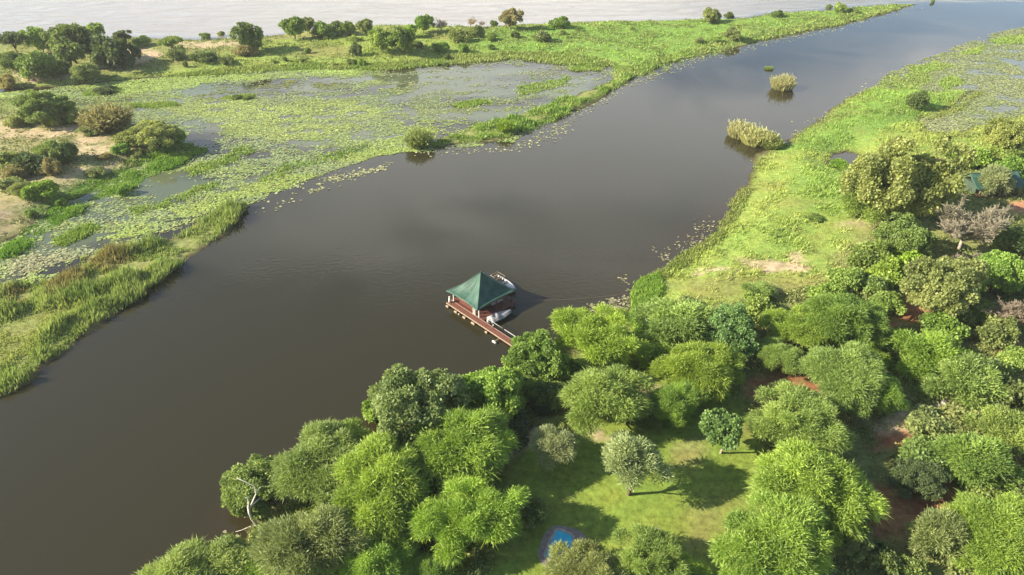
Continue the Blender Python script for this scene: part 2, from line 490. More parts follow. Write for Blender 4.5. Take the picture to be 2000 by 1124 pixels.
def land_colour(P, h):
    W = warp(P, 3.2, 0.13, 51)
    c = np.tile(np.array(C_OLIVE), (len(P), 1))
    for pg, col, e, s in ZPOLY:
        lo, hi = pg.min(0) - e, pg.max(0) + e
        k = np.where((W[:, 0] > lo[0]) & (W[:, 0] < hi[0]) & (W[:, 1] > lo[1]) & (W[:, 1] < hi[1]))[0]
        if len(k) == 0:
            continue
        a = (sstep(-e * 0.6, e * 0.6, sdist(W[k], pg)) * s)[:, None]
        c[k] = c[k] * (1 - a) + col * a
    # blotches of bare soil, clover and drier grass
    n1 = fbm(P[:, 0] * 0.16, P[:, 1] * 0.16, 71, 4); n2 = fbm(P[:, 0] * 0.5, P[:, 1] * 0.5, 81, 3)
    green = (c[:, 1] - c[:, 0]) / (c[:, 1] + 1e-6)
    soil = (sstep(0.60, 0.72, n1) * 0.28 * sstep(0.0, 0.25, green))[:, None]
    c = c * (1 - soil) + np.array(C_DRY) * soil
    tuft = (sstep(0.52, 0.66, n2) * 0.6 * sstep(0.25, 0.0, green))[:, None]      # weeds on bare ground
    c = c * (1 - tuft) + np.array(C_OLIVE) * tuft
    mud = sstep(0.30, 0.02, h)[:, None]
    return c * (1 - mud) + np.array(C_MUD) * mud


def axis(lo, hi, step, reach):
    a = list(np.arange(lo, hi + 1e-6, step))
    s, v, u = step, lo, hi
    left, right = [], []
    while v > -reach or u < reach:
        s *= 1.35
        v -= s; u += s
        left.append(v); right.append(u)
    return np.array(left[::-1] + a + right)


gx, gy = axis(-190, 200, 1.0, 6000), axis(34, 345, 0.9, 6000)
X, Y = np.meshgrid(gx, gy)
P = np.stack([X.ravel(), Y.ravel()], 1)
Hh = land_height(P)
cols = land_colour(P, Hh)
nx, ny = len(gx), len(gy)
i0 = (np.arange(ny - 1)[:, None] * nx + np.arange(nx - 1)[None, :]).ravel()
Fg = np.stack([i0, i0 + 1, i0 + nx + 1, i0 + nx], 1)
link("ground", mesh_np("ground", np.column_stack([P, Hh]), Fg, ground_material(), {"col": cols}, True), kind="structure")

wx, wy = axis(-190, 200, 2.0, 6000), axis(34, 345, 2.0, 6000)
X, Y = np.meshgrid(wx, wy)
Pw = np.stack([X.ravel(), Y.ravel()], 1)
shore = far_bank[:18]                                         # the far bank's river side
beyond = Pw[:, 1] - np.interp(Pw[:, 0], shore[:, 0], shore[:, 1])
silt_sheen = sstep(-6, 6, beyond) * sstep(230, 20, Pw[:, 0]) * 0.9 + 0.1 * sstep(0, 60, beyond)  # pale silt and the bright cloud reflection painted together, fading to the right
dr = sdist(Pw, right_bank)
shallow = sstep(-9.0, 0.5, dr) * (0.35 + 0.65 * sstep(0.4, 0.65, fbm(Pw[:, 0] * 0.12, Pw[:, 1] * 0.12, 91, 3))) * sstep(180, 110, Pw[:, 1])
wcol = np.tile(np.array((0.0268, 0.0242, 0.0114)), (len(Pw), 1))
wcol = wcol * (1 - 0.6 * shallow[:, None]) + np.array((0.042, 0.023, 0.010)) * 0.6 * shallow[:, None]
wcol = wcol * (1 - silt_sheen[:, None]) + np.array((0.31, 0.285, 0.26)) * silt_sheen[:, None]
nwx = len(wx)
i0 = (np.arange(len(wy) - 1)[:, None] * nwx + np.arange(nwx - 1)[None, :]).ravel()
ruff = np.clip(sstep(-2, 12, beyond), 0.0, 1.0) * (0.35 + 0.65 * sstep(260, 60, Pw[:, 0]))
weed_zone = poly([(-900, 190), (60, 178), (430, 142), (760, 132), (1010, 111), (1210, 134), (1160, 190), (1000, 270), (800, 290), (600, 345), (440, 395), (150, 500), (-900, 900)])
weeds = sstep(-3, 6, sdist(warp(Pw, 3, 0.1, 77), weed_zone)) * sstep(0.32, 0.62, fbm(Pw[:, 0] * 0.05, Pw[:, 1] * 0.1, 79, 4))
weeds = np.maximum(weeds, 0.8 * sstep(0, 5, Pw[:, 0] - 110) * sstep(0, 4, sdist(Pw, poly([(1700, 178), (1870, 95), (2030, 50), (2400, -20), (2500, 140), (2000, 225), (1880, 264), (1800, 250), (1905, 178)]))))
wcol = wcol * (1 - 0.85 * weeds[:, None]) + np.array((0.095, 0.115, 0.062)) * 0.85 * weeds[:, None]   # weed just under the surface
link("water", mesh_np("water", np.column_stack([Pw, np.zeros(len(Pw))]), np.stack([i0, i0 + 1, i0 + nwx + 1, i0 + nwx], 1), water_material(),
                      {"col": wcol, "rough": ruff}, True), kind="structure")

# ------------------------------------------------------------------ marsh plants: lily leaves, reeds, grass (nobody could count them)
def unit(v):
    return v / (np.linalg.norm(v, axis=1, keepdims=True) + 1e-9)


def kites(Pt, D, L, W, droop=0.0, cross=True, r=rng):
    """slender leaf shapes: root, two shoulders, tip; a second one across the first when cross"""
    n = len(Pt)
    S = unit(np.cross(D, r.normal(size=(n, 3))))
    out = []
    mid = Pt + D * (L * 0.45)[:, None]
    tip = Pt + D * L[:, None]
    tip[:, 2] -= droop * L
    sides = (S, unit(np.cross(D, S))) if cross else (S,)
    for s in sides:
        out.append(np.stack([Pt, mid + s * W[:, None], tip, mid - s * W[:, None]], 1))
    V = np.concatenate(out, 0).reshape(-1, 3)
    F = np.arange(len(V)).reshape(-1, 4)
    return V, F, len(sides)


def scatter(pg_list, n, amp=1.5):
    """n random points inside any of the outlines"""
    out = []
    for pg in pg_list:
        lo, hi = pg.min(0), pg.max(0)
        lo = np.maximum(lo, (-230, 36)); hi = np.minimum(hi, (260, 345))
        Q = rng.uniform(lo, hi, (int(n * 4), 2))
        Q = Q[inside(warp(Q, amp, 0.2, 61), pg)]
        out.append(Q)
    Q = np.concatenate(out)
    rng.shuffle(Q)
    return Q[:n]


def in_view(Q, m=60):
    z = Q[:, 1] * math.cos(PITCH) + CAMH * math.sin(PITCH)
    px = 1000 + FPX * Q[:, 0] / z
    return (px > -m) & (px < 2000 + m) & (Q[:, 1] > 40) & (Q[:, 1] < 350)


def blades(name, Q, z, h, w, colour, label, cat, lean=0.25, per=1, spread=0.15, wind=(0.15, 0.0)):
    """upright grass or reed blades rooted at Q"""
    n = len(Q)
    Q = np.repeat(Q, per, 0); z = np.repeat(z, per); h = np.repeat(h, per); colour = np.repeat(colour, per, 0)
    w = np.repeat(w, per) if np.ndim(w) else np.full(len(Q), w)
    tint = np.repeat(rng.random(n), per) * 0.6 + rng.random(len(Q)) * 0.4
    Q = Q + rng.normal(size=Q.shape) * spread
    D = np.column_stack([rng.normal(size=len(Q)) * lean + wind[0], rng.normal(size=len(Q)) * lean + wind[1], np.ones(len(Q))])
    D = unit(D)
    V, F, k = kites(np.column_stack([Q, z - 0.05]), D, h * rng.uniform(0.7, 1.15, len(Q)), w, 0.08, False)
    me = mesh_np(name, V, F, M_BLADE, {"tint": np.repeat(tint, 4), "col": np.repeat(colour, 4, 0)})
    return link(name, me, label=label, cat=cat, kind="stuff")


def col_var(n, a, b, f=None):
    t = (rng.random(n) if f is None else f)[:, None]
    return np.array(a) * (1 - t) + np.array(b) * t


# --- floating lily leaves
marsh_left = poly([(-120, 186), (60, 178), (240, 158), (430, 142), (620, 131), (760, 132), (900, 118), (1010, 111), (1100, 114), (1210, 134), (1235, 146),
                   (1190, 172), (1160, 197), (1120, 217), (1060, 245), (1000, 276), (900, 290), (800, 298), (740, 305), (690, 322), (640, 335), (600, 352), (545, 376), (500, 394), (440, 402),
                   (300, 470), (150, 510), (100, 556), (0, 575), (-120, 610)])
marsh_right = poly([(1690, 178), (1720, 156), (1760, 131), (1815, 113), (1870, 90), (1950, 64), (2030, 45), (2400, -20), (2500, 140), (2200, 190), (2000, 225), (1940, 242), (1880, 264),
                    (1800, 262), (1790, 238), (1850, 212), (1910, 178), (1800, 185)])
DENS = [  # outline, cover, leaf colour
    ([(0, 570), (120, 485), (280, 425), (400, 382), (520, 352), (650, 302), (760, 272), (850, 240), (900, 262), (800, 297), (700, 318), (600, 352), (500, 392), (440, 402), (380, 420), (250, 465), (150, 500), (0, 600)], 0.80, (0.28, 0.36, 0.09)),
    ([(240, 215), (420, 200), (560, 186), (720, 205), (760, 235), (640, 265), (520, 275), (420, 250), (290, 245)], 0.72, (0.31, 0.38, 0.12)),
    ([(-100, 184), (60, 176), (240, 156), (430, 141), (640, 130), (720, 128), (700, 146), (500, 158), (350, 176), (150, 190), (-100, 196)], 0.85, (0.31, 0.41, 0.11)),
    ([(400, 165), (560, 152), (700, 155), (690, 180), (520, 190), (380, 195)], 0.35, (0.17, 0.19, 0.05)),
    ([(740, 130), (900, 116), (1010, 110), (1210, 134), (1150, 160), (1040, 190), (900, 185), (760, 170)], 0.22, (0.26, 0.28, 0.14)),
    ([(760, 170), (900, 185), (1040, 185), (1100, 165), (1110, 150), (1060, 200), (960, 225), (860, 235), (800, 215)], 0.42, (0.24, 0.28, 0.11)),
    ([(1040, 205), (1110, 175), (1190, 150), (1200, 160), (1130, 188), (1050, 215)], 0.03, (0.25, 0.3, 0.1)),
    ([(845, 262), (900, 235), (980, 212), (1010, 222), (930, 246), (860, 272)], 0.10, (0.25, 0.3, 0.1)),
    ([(345, 285), (350, 255), (400, 245), (440, 258), (420, 280), (380, 292)], 0.10, (0.25, 0.3, 0.1)),
    ([(250, 365), (300, 340), (390, 335), (400, 350), (330, 375), (270, 385)], 0.15, (0.25, 0.3, 0.1)),
    ([(270, 478), (310, 455), (390, 425), (450, 405), (480, 402), (400, 430), (370, 458), (320, 474)], 0.08, (0.28, 0.3, 0.12)),
    ([(0, 520), (80, 485), (160, 460), (250, 470), (150, 505), (0, 560)], 0.38, (0.30, 0.30, 0.16)),
]
DP = [(poly(p), c, np.array(k)) for p, c, k in DENS]


def lily_cover(Q):
    W = warp(Q, 2.5, 0.12, 15)
    d = np.full(len(Q), 0.52); c = np.tile(np.array((0.26, 0.33, 0.11)), (len(Q), 1))
    for pg, dd, k in DP:
        a = sstep(-2.5, 2.5, sdist(W, pg))
        d = d * (1 - a) + dd * a
        c = c * (1 - a[:, None]) + k * a[:, None]
    return d, c


def lily_leaves(name, Q, colour, label, size=(0.12, 0.33)):
    n = len(Q)
    r = rng.uniform(size[0], size[1], n)
    ang = rng.uniform(0, 2 * math.pi, n)
    k = 6
    A = ang[:, None] + np.linspace(0.25, 2 * math.pi - 0.25, k - 1)[None, :]
    tilt = rng.normal(size=(n, 2)) * 0.10
    z0 = 0.02 + rng.random(n) ** 2 * 0.10
    ring = np.stack([r[:, None] * np.cos(A), r[:, None] * np.sin(A)], 2) * (1 + 0.1 * rng.normal(size=(n, k - 1, 1)))
    cz = np.zeros((n, 1, 2))
    pts = np.concatenate([cz, ring], 1)
    z = np.maximum(z0[:, None] + (pts * tilt[:, None, :]).sum(2) + 0.02 * (np.arange(k)[None, :] > 0), 0.012)
    V = np.concatenate([pts + Q[:, None, :], z[:, :, None]], 2).reshape(-1, 3)
    base = np.arange(n)[:, None] * k
    F = np.concatenate([np.stack([base[:, 0], base[:, 0] + i, base[:, 0] + i + 1], 1) for i in range(1, k - 1)], 0)
    me = mesh_np(name, V, F, M_PAD, {"tint": np.repeat(rng.random(n), k), "col": np.repeat(colour, k, 0)})
    return link(name, me, label=label, cat="water lilies", kind="stuff")


Q = scatter([marsh_left], 265000)
Q = Q[in_view(Q)]
d, c = lily_cover(Q)
rot = np.column_stack([Q[:, 0] * 0.97 + Q[:, 1] * 0.25, -Q[:, 0] * 0.25 + Q[:, 1] * 0.97])
nz = 0.65 * fbm(rot[:, 0] * 0.16, rot[:, 1] * 0.34, 5, 4) + 0.35 * fbm(rot[:, 0] * 0.6, rot[:, 1] * 1.0, 8, 3)
keep = nz < 0.34 + 0.36 * d + rng.normal(size=len(Q)) * 0.06
keep &= (rng.random(len(Q)) < 0.25 + d) & (land_height(Q) < 0.05)
Q, c = Q[keep], c[keep]
tone = fbm(Q[:, 0] * 0.07, Q[:, 1] * 0.14, 55, 4)[:, None]
c = c * (0.85 + 0.5 * tone)
gr = sstep(0.45, 0.62, fbm(Q[:, 0] * 0.06 + 7, Q[:, 1] * 0.13, 57, 4))[:, None] * 0.7
c = c * (1 - gr) + np.array((0.25, 0.31, 0.16)) * gr
brown = (rng.random(len(Q)) < 0.05)[:, None]
c = np.where(brown, np.array((0.22, 0.17, 0.08)), c)
lily_leaves("lily_leaves", Q, c, "mats of yellow-green lily leaves floating in the lagoon beyond the channel")

Q = scatter([marsh_right], 90000)
Q = Q[in_view(Q)]
nz = fbm(Q[:, 0] * 0.12, Q[:, 1] * 0.2, 45, 4)
keep = (nz < 0.62 + rng.normal(size=len(Q)) * 0.05) & (land_height(Q) < 0.05)
Q = Q[keep]
c = col_var(len(Q), (0.22, 0.28, 0.09), (0.34, 0.36, 0.17), fbm(Q[:, 0] * 0.1, Q[:, 1] * 0.1, 46, 3))
lily_leaves("lily_leaves", Q, c, "pale green lily leaves filling the backwater at the right frame edge", (0.13, 0.36))

# loose strings of leaves just off the lily mat, and the pale patch by the right bank
strings = []
for (x0, y0, x1, y1, n, s) in [(640, 352, 665, 346, 60, 0.9), (680, 347, 712, 336, 70, 0.8), (715, 338, 752, 326, 60, 0.7), (612, 374, 628, 369, 22, 0.6), (622, 361, 632, 358, 10, .4),
                               (755, 322, 760, 318, 10, .5), (820, 300, 990, 291, 60, 1.2), (1000, 290, 1100, 258, 90, 1.6), (1060, 262, 1130, 235, 70, 1.4), (935, 296, 975, 292, 14, .6),
                               (1115, 228, 1200, 178, 140, 1.5), (500, 412, 700, 330, 60, 2.5), (1205, 174, 1400, 104, 260, 1.6), (1400, 106, 1640, 54, 260, 1.9), (1640, 52, 1785, 14, 160, 2.2), (1490, 318, 1720, 168, 200, 1.8), (1720, 165, 2000, 58, 220, 2.4)]:
    t = rng.random(n)[:, None]
    strings.append(np.array(G(x0, y0)) * (1 - t) + np.array(G(x1, y1)) * t + rng.normal(size=(n, 2)) * s)
Q = np.concatenate(strings)
Q = Q[land_height(Q) < 0.0]
lily_leaves("lily_leaves", Q, col_var(len(Q), (0.30, 0.32, 0.12), (0.42, 0.42, 0.24)), "broken strings of lily leaves drifting off the edge of the lily mat", (0.15, 0.36))
strings = []
for (x0, y0, x1, y1, n, s) in [(1130, 612, 1150, 622, 50, .7), (1160, 600, 1190, 602, 70, .7), (1185, 600, 1232, 600, 90, .8), (1192, 586, 1204, 588, 26, .4), (1216, 586, 1224, 586, 20, .4),
                               (1215, 535, 1222, 570, 16, .5), (1180, 612, 1230, 618, 110, .9), (1296, 500, 1310, 512, 26, .8), (1330, 490, 1362, 470, 50, 1.2), (1352, 470, 1392, 442, 46, 1.3),
                               (1360, 440, 1395, 436, 14, 1.2), (1255, 480, 1312, 492, 8, 1.2), (445, 1050, 470, 1060, 8, .5)]:
    t = rng.random(n)[:, None]
    strings.append(np.array(G(x0, y0)) * (1 - t) + np.array(G(x1, y1)) * t + rng.normal(size=(n, 2)) * s)
Q = np.concatenate(strings)
Q = Q[land_height(Q) < 0.0]
lily_leaves("lily_leaves", Q, col_var(len(Q), (0.34, 0.31, 0.20), (0.22, 0.22, 0.09)), "pale curled lily leaves floating along the grassy right bank", (0.12, 0.3))

# --- reeds on the spit between channel and lagoon
Q = scatter([reed_spit], 15000, 0.6)
Q = Q[in_view(Q, 40)]
d = sdist(Q, reed_spit)
clump = fbm(Q[:, 0] * 0.22, Q[:, 1] * 0.22, 101, 4)
mat = sstep(-1, 2, sdist(Q, poly([(-200, 700), (0, 640), (110, 600), (200, 590), (110, 640), (60, 700), (-200, 800)])))      # low smooth mat
brownp = np.zeros(len(Q))
for p in ([(165, 505), (240, 490), (265, 515), (240, 540), (180, 530)], [(90, 540), (170, 530), (160, 570), (100, 590)], [(15, 570), (60, 565), (50, 600), (20, 610)]):
    brownp = np.maximum(brownp, sstep(-1.2, 1.2, sdist(Q, poly(p))))
k = (clump > 0.36) | (mat > 0.5)
Q, d, clump, mat, brownp = Q[k], d[k], clump[k], mat[k], brownp[k]
hh = (0.5 + 2.4 * sstep(0.35, 0.75, clump)) * rng.uniform(0.6, 1.2, len(Q)) * (1 - 0.75 * mat)
cc = col_var(len(Q), (0.17, 0.25, 0.055), (0.34, 0.40, 0.12), fbm(Q[:, 0] * 0.3, Q[:, 1] * 0.3, 111, 3))
cc = cc * (1 - 0.7 * brownp[:, None]) + np.array((0.24, 0.175, 0.075)) * 0.7 * brownp[:, None]
cc = cc * (1 - mat[:, None]) + np.array((0.32, 0.36, 0.10)) * mat[:, None]
blades("reeds", Q, np.maximum(land_height(Q), 0), hh, 0.07 + 0.05 * rng.random(len(Q)), cc, "green reeds with brown patches on the spit beside the open channel", "reeds", 0.22, 4, 0.3)

# --- bright grass strip (levee) and the green fringe round the sandy bank
Q = scatter([levee], 6000, 2.0)
tn = fbm(Q[:, 0] * 0.28, Q[:, 1] * 0.28, 123, 4)
Q, tn = Q[tn > 0.36], tn[tn > 0.36]
cc = col_var(len(Q), (0.13, 0.25, 0.03), (0.25, 0.33, 0.07), fbm(Q[:, 0] * 0.25, Q[:, 1] * 0.25, 121, 3))
blades("reeds", Q, np.maximum(land_height(Q), 0), 0.3 + 1.5 * sstep(0.38, 0.7, tn) * rng.uniform(0.5, 1.1, len(Q)), 0.12, cc, "bright green reed grass along the narrow strip between lagoon and channel", "reeds", 0.36, 3, 0.45)
fringe = poly([(-100, 545), (0, 488), (60, 445), (110, 405), (180, 368), (250, 328), (300, 300), (350, 285), (400, 300), (360, 318), (300, 345), (240, 378), (160, 410), (130, 440), (60, 475), (0, 515), (-100, 570)])
Q = scatter([fringe], 9000, 3.2)
Q = Q[in_view(Q)]
tn = fbm(Q[:, 0] * 0.28, Q[:, 1] * 0.28, 133, 4)
Q, tn = Q[tn > 0.34], tn[tn > 0.34]
cc = col_var(len(Q), (0.11, 0.25, 0.03), (0.23, 0.33, 0.06), fbm(Q[:, 0] * 0.2, Q[:, 1] * 0.2, 131, 3))
blades("reeds", Q, np.maximum(land_height(Q), 0), 0.25 + 1.1 * sstep(0.4, 0.7, tn) * rng.uniform(0.5, 1.1, len(Q)), 0.12, cc, "vivid green reed grass fringing the sandy left bank", "reeds", 0.4, 3, 0.4)
# floating green grass patches among the lilies
patches = [poly(p) for p in ([(500, 345), (560, 322), (640, 300), (720, 280), (730, 290), (640, 318), (560, 342), (510, 358)], [(250, 410), (330, 385), (420, 350), (430, 362), (340, 395), (260, 425)],
                             [(880, 205), (930, 195), (960, 200), (900, 212)], [(1010, 170), (1060, 160), (1115, 150), (1110, 165), (1060, 180), (1010, 190)], [(1110, 132), (1160, 128), (1175, 138), (1120, 142)],
                             [(1205, 130), (1230, 130), (1225, 142), (1205, 143)], [(440, 190), (495, 186), (495, 195), (445, 196)], [(240, 205), (330, 200), (350, 206), (260, 212)],
                             [(160, 182), (230, 172), (232, 182), (170, 190)], [(100, 470), (180, 440), (200, 450), (120, 480)], [(360, 330), (420, 310), (480, 285), (500, 295), (430, 325), (370, 345)],
                             [(1685, 182), (1735, 152), (1800, 140), (1830, 160), (1760, 180)], [(1770, 136), (1830, 120), (1865, 130), (1800, 148)], [(1935, 78), (2005, 68), (2005, 84), (1950, 88)],
                             [(1830, 166), (1870, 150), (1885, 165), (1840, 176)], [(1880, 100), (1920, 92), (1915, 104), (1885, 110)], [(1230, 148), (1330, 112), (1440, 86), (1445, 96), (1340, 122), (1250, 156)])]
Q = scatter(patches, 9000, 2.2)
cc = col_var(len(Q), (0.17, 0.28, 0.045), (0.30, 0.37, 0.09), fbm(Q[:, 0] * 0.2, Q[:, 1] * 0.2, 141, 3))
blades("floating_grass", Q, np.zeros(len(Q)), rng.uniform(0.25, 0.8, len(Q)), 0.13, cc, "tufts of floating grass standing among the lagoon lily leaves", "grass", 0.35, 4, 0.35)

# --- meadow grass on the three banks, coloured like the ground it grows from
def meadow(name, outline, n, hmin, hmax, w, label, per=3, seed=0, boost=1.35, edge=0.04):
    Q = scatter([outline], n, 0.3)
    Q = Q[in_view(Q)]
    h = land_height(Q)
    c = land_colour(Q, np.maximum(h, 0.5))
    green = (c[:, 1] - c[:, 0]) / (c[:, 1] + 1e-6)
    k = (h > edge) & (rng.random(len(Q)) < 0.06 + 1.3 * np.clip(green + 0.12, 0, 1))
    Q, h, c = Q[k], h[k], c[k]
    t = fbm(Q[:, 0] * 0.3, Q[:, 1] * 0.3, 151 + seed, 4)
    t2 = fbm(Q[:, 0] * 0.08, Q[:, 1] * 0.08, 161 + seed, 3)
    hh = hmin + (hmax - hmin) * sstep(0.35, 0.75, t)
    t3 = fbm(Q[:, 0] * 0.55, Q[:, 1] * 0.55, 165 + seed, 3)
    c = c * boost * (0.55 + 0.5 * t2 + 0.5 * t3)[:, None] * np.array([1.08, 1.0, 1.0])
    return blades(name, Q, h, hh, w, c, label, "grass", 0.4, per, 0.3)


meadow("grass", far_bank, 26000, 0.25, 0.9, 0.16, "green meadow grass covering the far bank below the wide river", 3, 0)
meadow("grass", left_bank, 12000, 0.2, 0.7, 0.11, "thin grass and weeds on the sandy left bank", 3, 3)
meadow_r = poly([(1228, 612), (1248, 552), (1400, 452), (1440, 384), (1466, 335), (1545, 268), (1700, 165), (1910, 175), (2200, 165), (2300, 320), (1720, 330), (1680, 480), (1620, 570), (1420, 620), (1300, 640), (1200, 660)])
meadow("grass", meadow_r, 44000, 0.15, 1.1, 0.075, "long yellow-green grass on the open right bank meadow", 3, 6)
scrub_r = poly([(1300, 640), (1420, 610), (1620, 565), (1700, 470), (1740, 330), (2400, 300), (2500, 1200), (1480, 1200), (1490, 870), (1400, 760)])
meadow("grass", scrub_r, 14000, 0.2, 0.8, 0.07, "rough grass and weeds between the bushes of the right bank", 3, 9)
lawn_p = poly([(430, 1180), (700, 880), (1000, 770), (1240, 640), (1320, 690), (1400, 750), (1500, 870), (1490, 1180)])
meadow("lawn_grass", lawn_p, 14000, 0.05, 0.14, 0.04, "short mown grass of the shaded lawn around the lone trees", 3, 12, 1.05)
# tall fresh reeds at the corner of the right bank, by the pale lily leaves
corner = poly([(1228, 640), (1234, 580), (1250, 548), (1285, 540), (1290, 570), (1270, 610), (1262, 650), (1240, 665)])
Q = scatter([corner], 2600, 1.4)
blades("reeds", Q, np.maximum(land_height(Q), 0), rng.uniform(0.4, 1.4, len(Q)), 0.07, col_var(len(Q), (0.15, 0.28, 0.035), (0.26, 0.38, 0.07)), "tall fresh green reeds at the bank corner beside the pale lily leaves", "reeds", 0.22, 4, 0.25)
edge_r = [poly(p) for p in ([(1536, 272), (1590, 241), (1680, 182), (1712, 165), (1800, 140), (1830, 150), (1740, 185), (1640, 240), (1560, 290)], [(1400, 455), (1425, 412), (1466, 335), (1486, 310), (1500, 318), (1470, 380), (1440, 430), (1415, 470)],
                            [(1800, 258), (1880, 262), (1940, 242), (2040, 215), (2040, 235), (1950, 262), (1880, 285), (1810, 275)], [(1250, 552), (1300, 524), (1400, 455), (1410, 470), (1310, 545), (1260, 570)],
                            [(1850, 212), (1910, 178), (1920, 184), (1860, 222), (1800, 240)])]
Q = scatter(edge_r, 7000, 1.0)
Q = Q[in_view(Q)]
gap = fbm(Q[:, 0] * 0.25, Q[:, 1] * 0.25, 173, 3) > 0.42
Q = Q[gap]
cc = col_var(len(Q), (0.16, 0.23, 0.04), (0.28, 0.29, 0.09), fbm(Q[:, 0] * 0.2, Q[:, 1] * 0.2, 171, 3))
blades("reeds", Q, np.maximum(land_height(Q), 0), rng.uniform(0.25, 0.8, len(Q)), 0.08, cc, "ragged reed fringe along the water's edge of the right bank", "reeds", 0.3, 4, 0.35)
edge_f = [poly(p) for p in ([(1200, 172), (1262, 138), (1330, 116), (1400, 98), (1500, 76), (1640, 48), (1740, 22), (1700, 25), (1600, 45), (1480, 70), (1380, 92), (1300, 112), (1240, 128), (1205, 140)],
                            [(300, 152), (430, 138), (620, 126), (760, 126), (900, 112), (1010, 105), (1100, 108), (1210, 128), (1150, 132), (1010, 116), (900, 124), (760, 138), (620, 136), (430, 146)])]
Q = scatter(edge_f, 6000, 1.5)
cc = col_var(len(Q), (0.18, 0.29, 0.045), (0.32, 0.35, 0.11), fbm(Q[:, 0] * 0.12, Q[:, 1] * 0.12, 181, 3))
blades("reeds", Q, np.maximum(land_height(Q), 0), rng.uniform(0.4, 1.3, len(Q)), 0.17, cc, "uneven marsh grass along the low edge of the far bank", "reeds", 0.3, 4, 0.5)

# undergrowth: low leafy weeds and bushlets between the trees and bushes
def undergrowth(outline, n, thr, seed, size, hmax, ca, cb, label, per=9):
    Q = scatter([outline], n, 0.5)
    Q = Q[in_view(Q)]
    t = fbm(Q[:, 0] * 0.14, Q[:, 1] * 0.14, seed, 4)
    h = land_height(Q); c0 = land_colour(Q, np.maximum(h, 0.5))
    k = (t > thr) & (c0[:, 1] > c0[:, 0] * 0.85) & (h > 0.1)
    Q, t, h = Q[k], t[k], h[k]
    n = len(Q)
    hs = 0.2 + hmax * sstep(thr, thr + 0.28, t) * rng.random(n)
    Qr = np.repeat(Q, per, 0) + rng.normal(size=(n * per, 2)) * size * 0.9
    Pz = np.repeat(h, per) + np.repeat(hs, per) * rng.random(n * per)
    Dv = unit(rng.normal(size=(n * per, 3)) + np.array([0, 0, 0.8]))
    Ls = rng.uniform(0.5, 1.15, n * per) * size
    V, F, _ = kites(np.column_stack([Qr, Pz]), Dv, Ls, Ls * 0.36, 0.1, False)
    cc = np.repeat(col_var(n, ca, cb, fbm(Q[:, 0] * 0.2, Q[:, 1] * 0.2, seed + 2, 3)), per, 0)
    link("undergrowth", mesh_np("undergrowth", V, F, M_BLADE, {"tint": np.repeat(rng.random(n * per), 4), "col": np.repeat(cc, 4, 0)}), label=label, cat="undergrowth", kind="stuff")


undergrowth(scrub_r, 15000, 0.40, 191, 0.42, 1.2, (0.13, 0.19, 0.045), (0.26, 0.27, 0.09), "low leafy undergrowth filling the gaps between right bank bushes")
undergrowth(poly([(440, 1150), (480, 1050), (700, 890), (1000, 775), (1060, 790), (1040, 840), (960, 900), (980, 1000), (960, 1150)]), 6000, 0.40, 201, 0.35, 1.2, (0.15, 0.22, 0.045), (0.28, 0.32, 0.08), "scattered leafy weeds under the near shore trees")
undergrowth(far_bank, 8000, 0.50, 211, 0.6, 1.0, (0.13, 0.19, 0.045), (0.24, 0.27, 0.08), "low scrub dotted over the far bank between its bushes", 8)
undergrowth(left_bank, 8000, 0.43, 221, 0.5, 0.9, (0.15, 0.19, 0.06), (0.25, 0.24, 0.10), "dull low scrub between the bushes of the sandy left bank", 8)

# ------------------------------------------------------------------ trees and bushes: one mesh of each kind, then copies
def sphere_dirs(n, zmin, zmax, r):
    z = np.linspace(zmax, zmin, n) + r.normal(size=n) * 0.04
    z = np.clip(z, -0.99, 0.99)
    a = np.arange(n) * 2.39996 + r.normal(size=n) * 0.35 + r.random() * 6
    s = np.sqrt(1 - z * z)
    return np.column_stack([s * np.cos(a), s * np.sin(a), z])


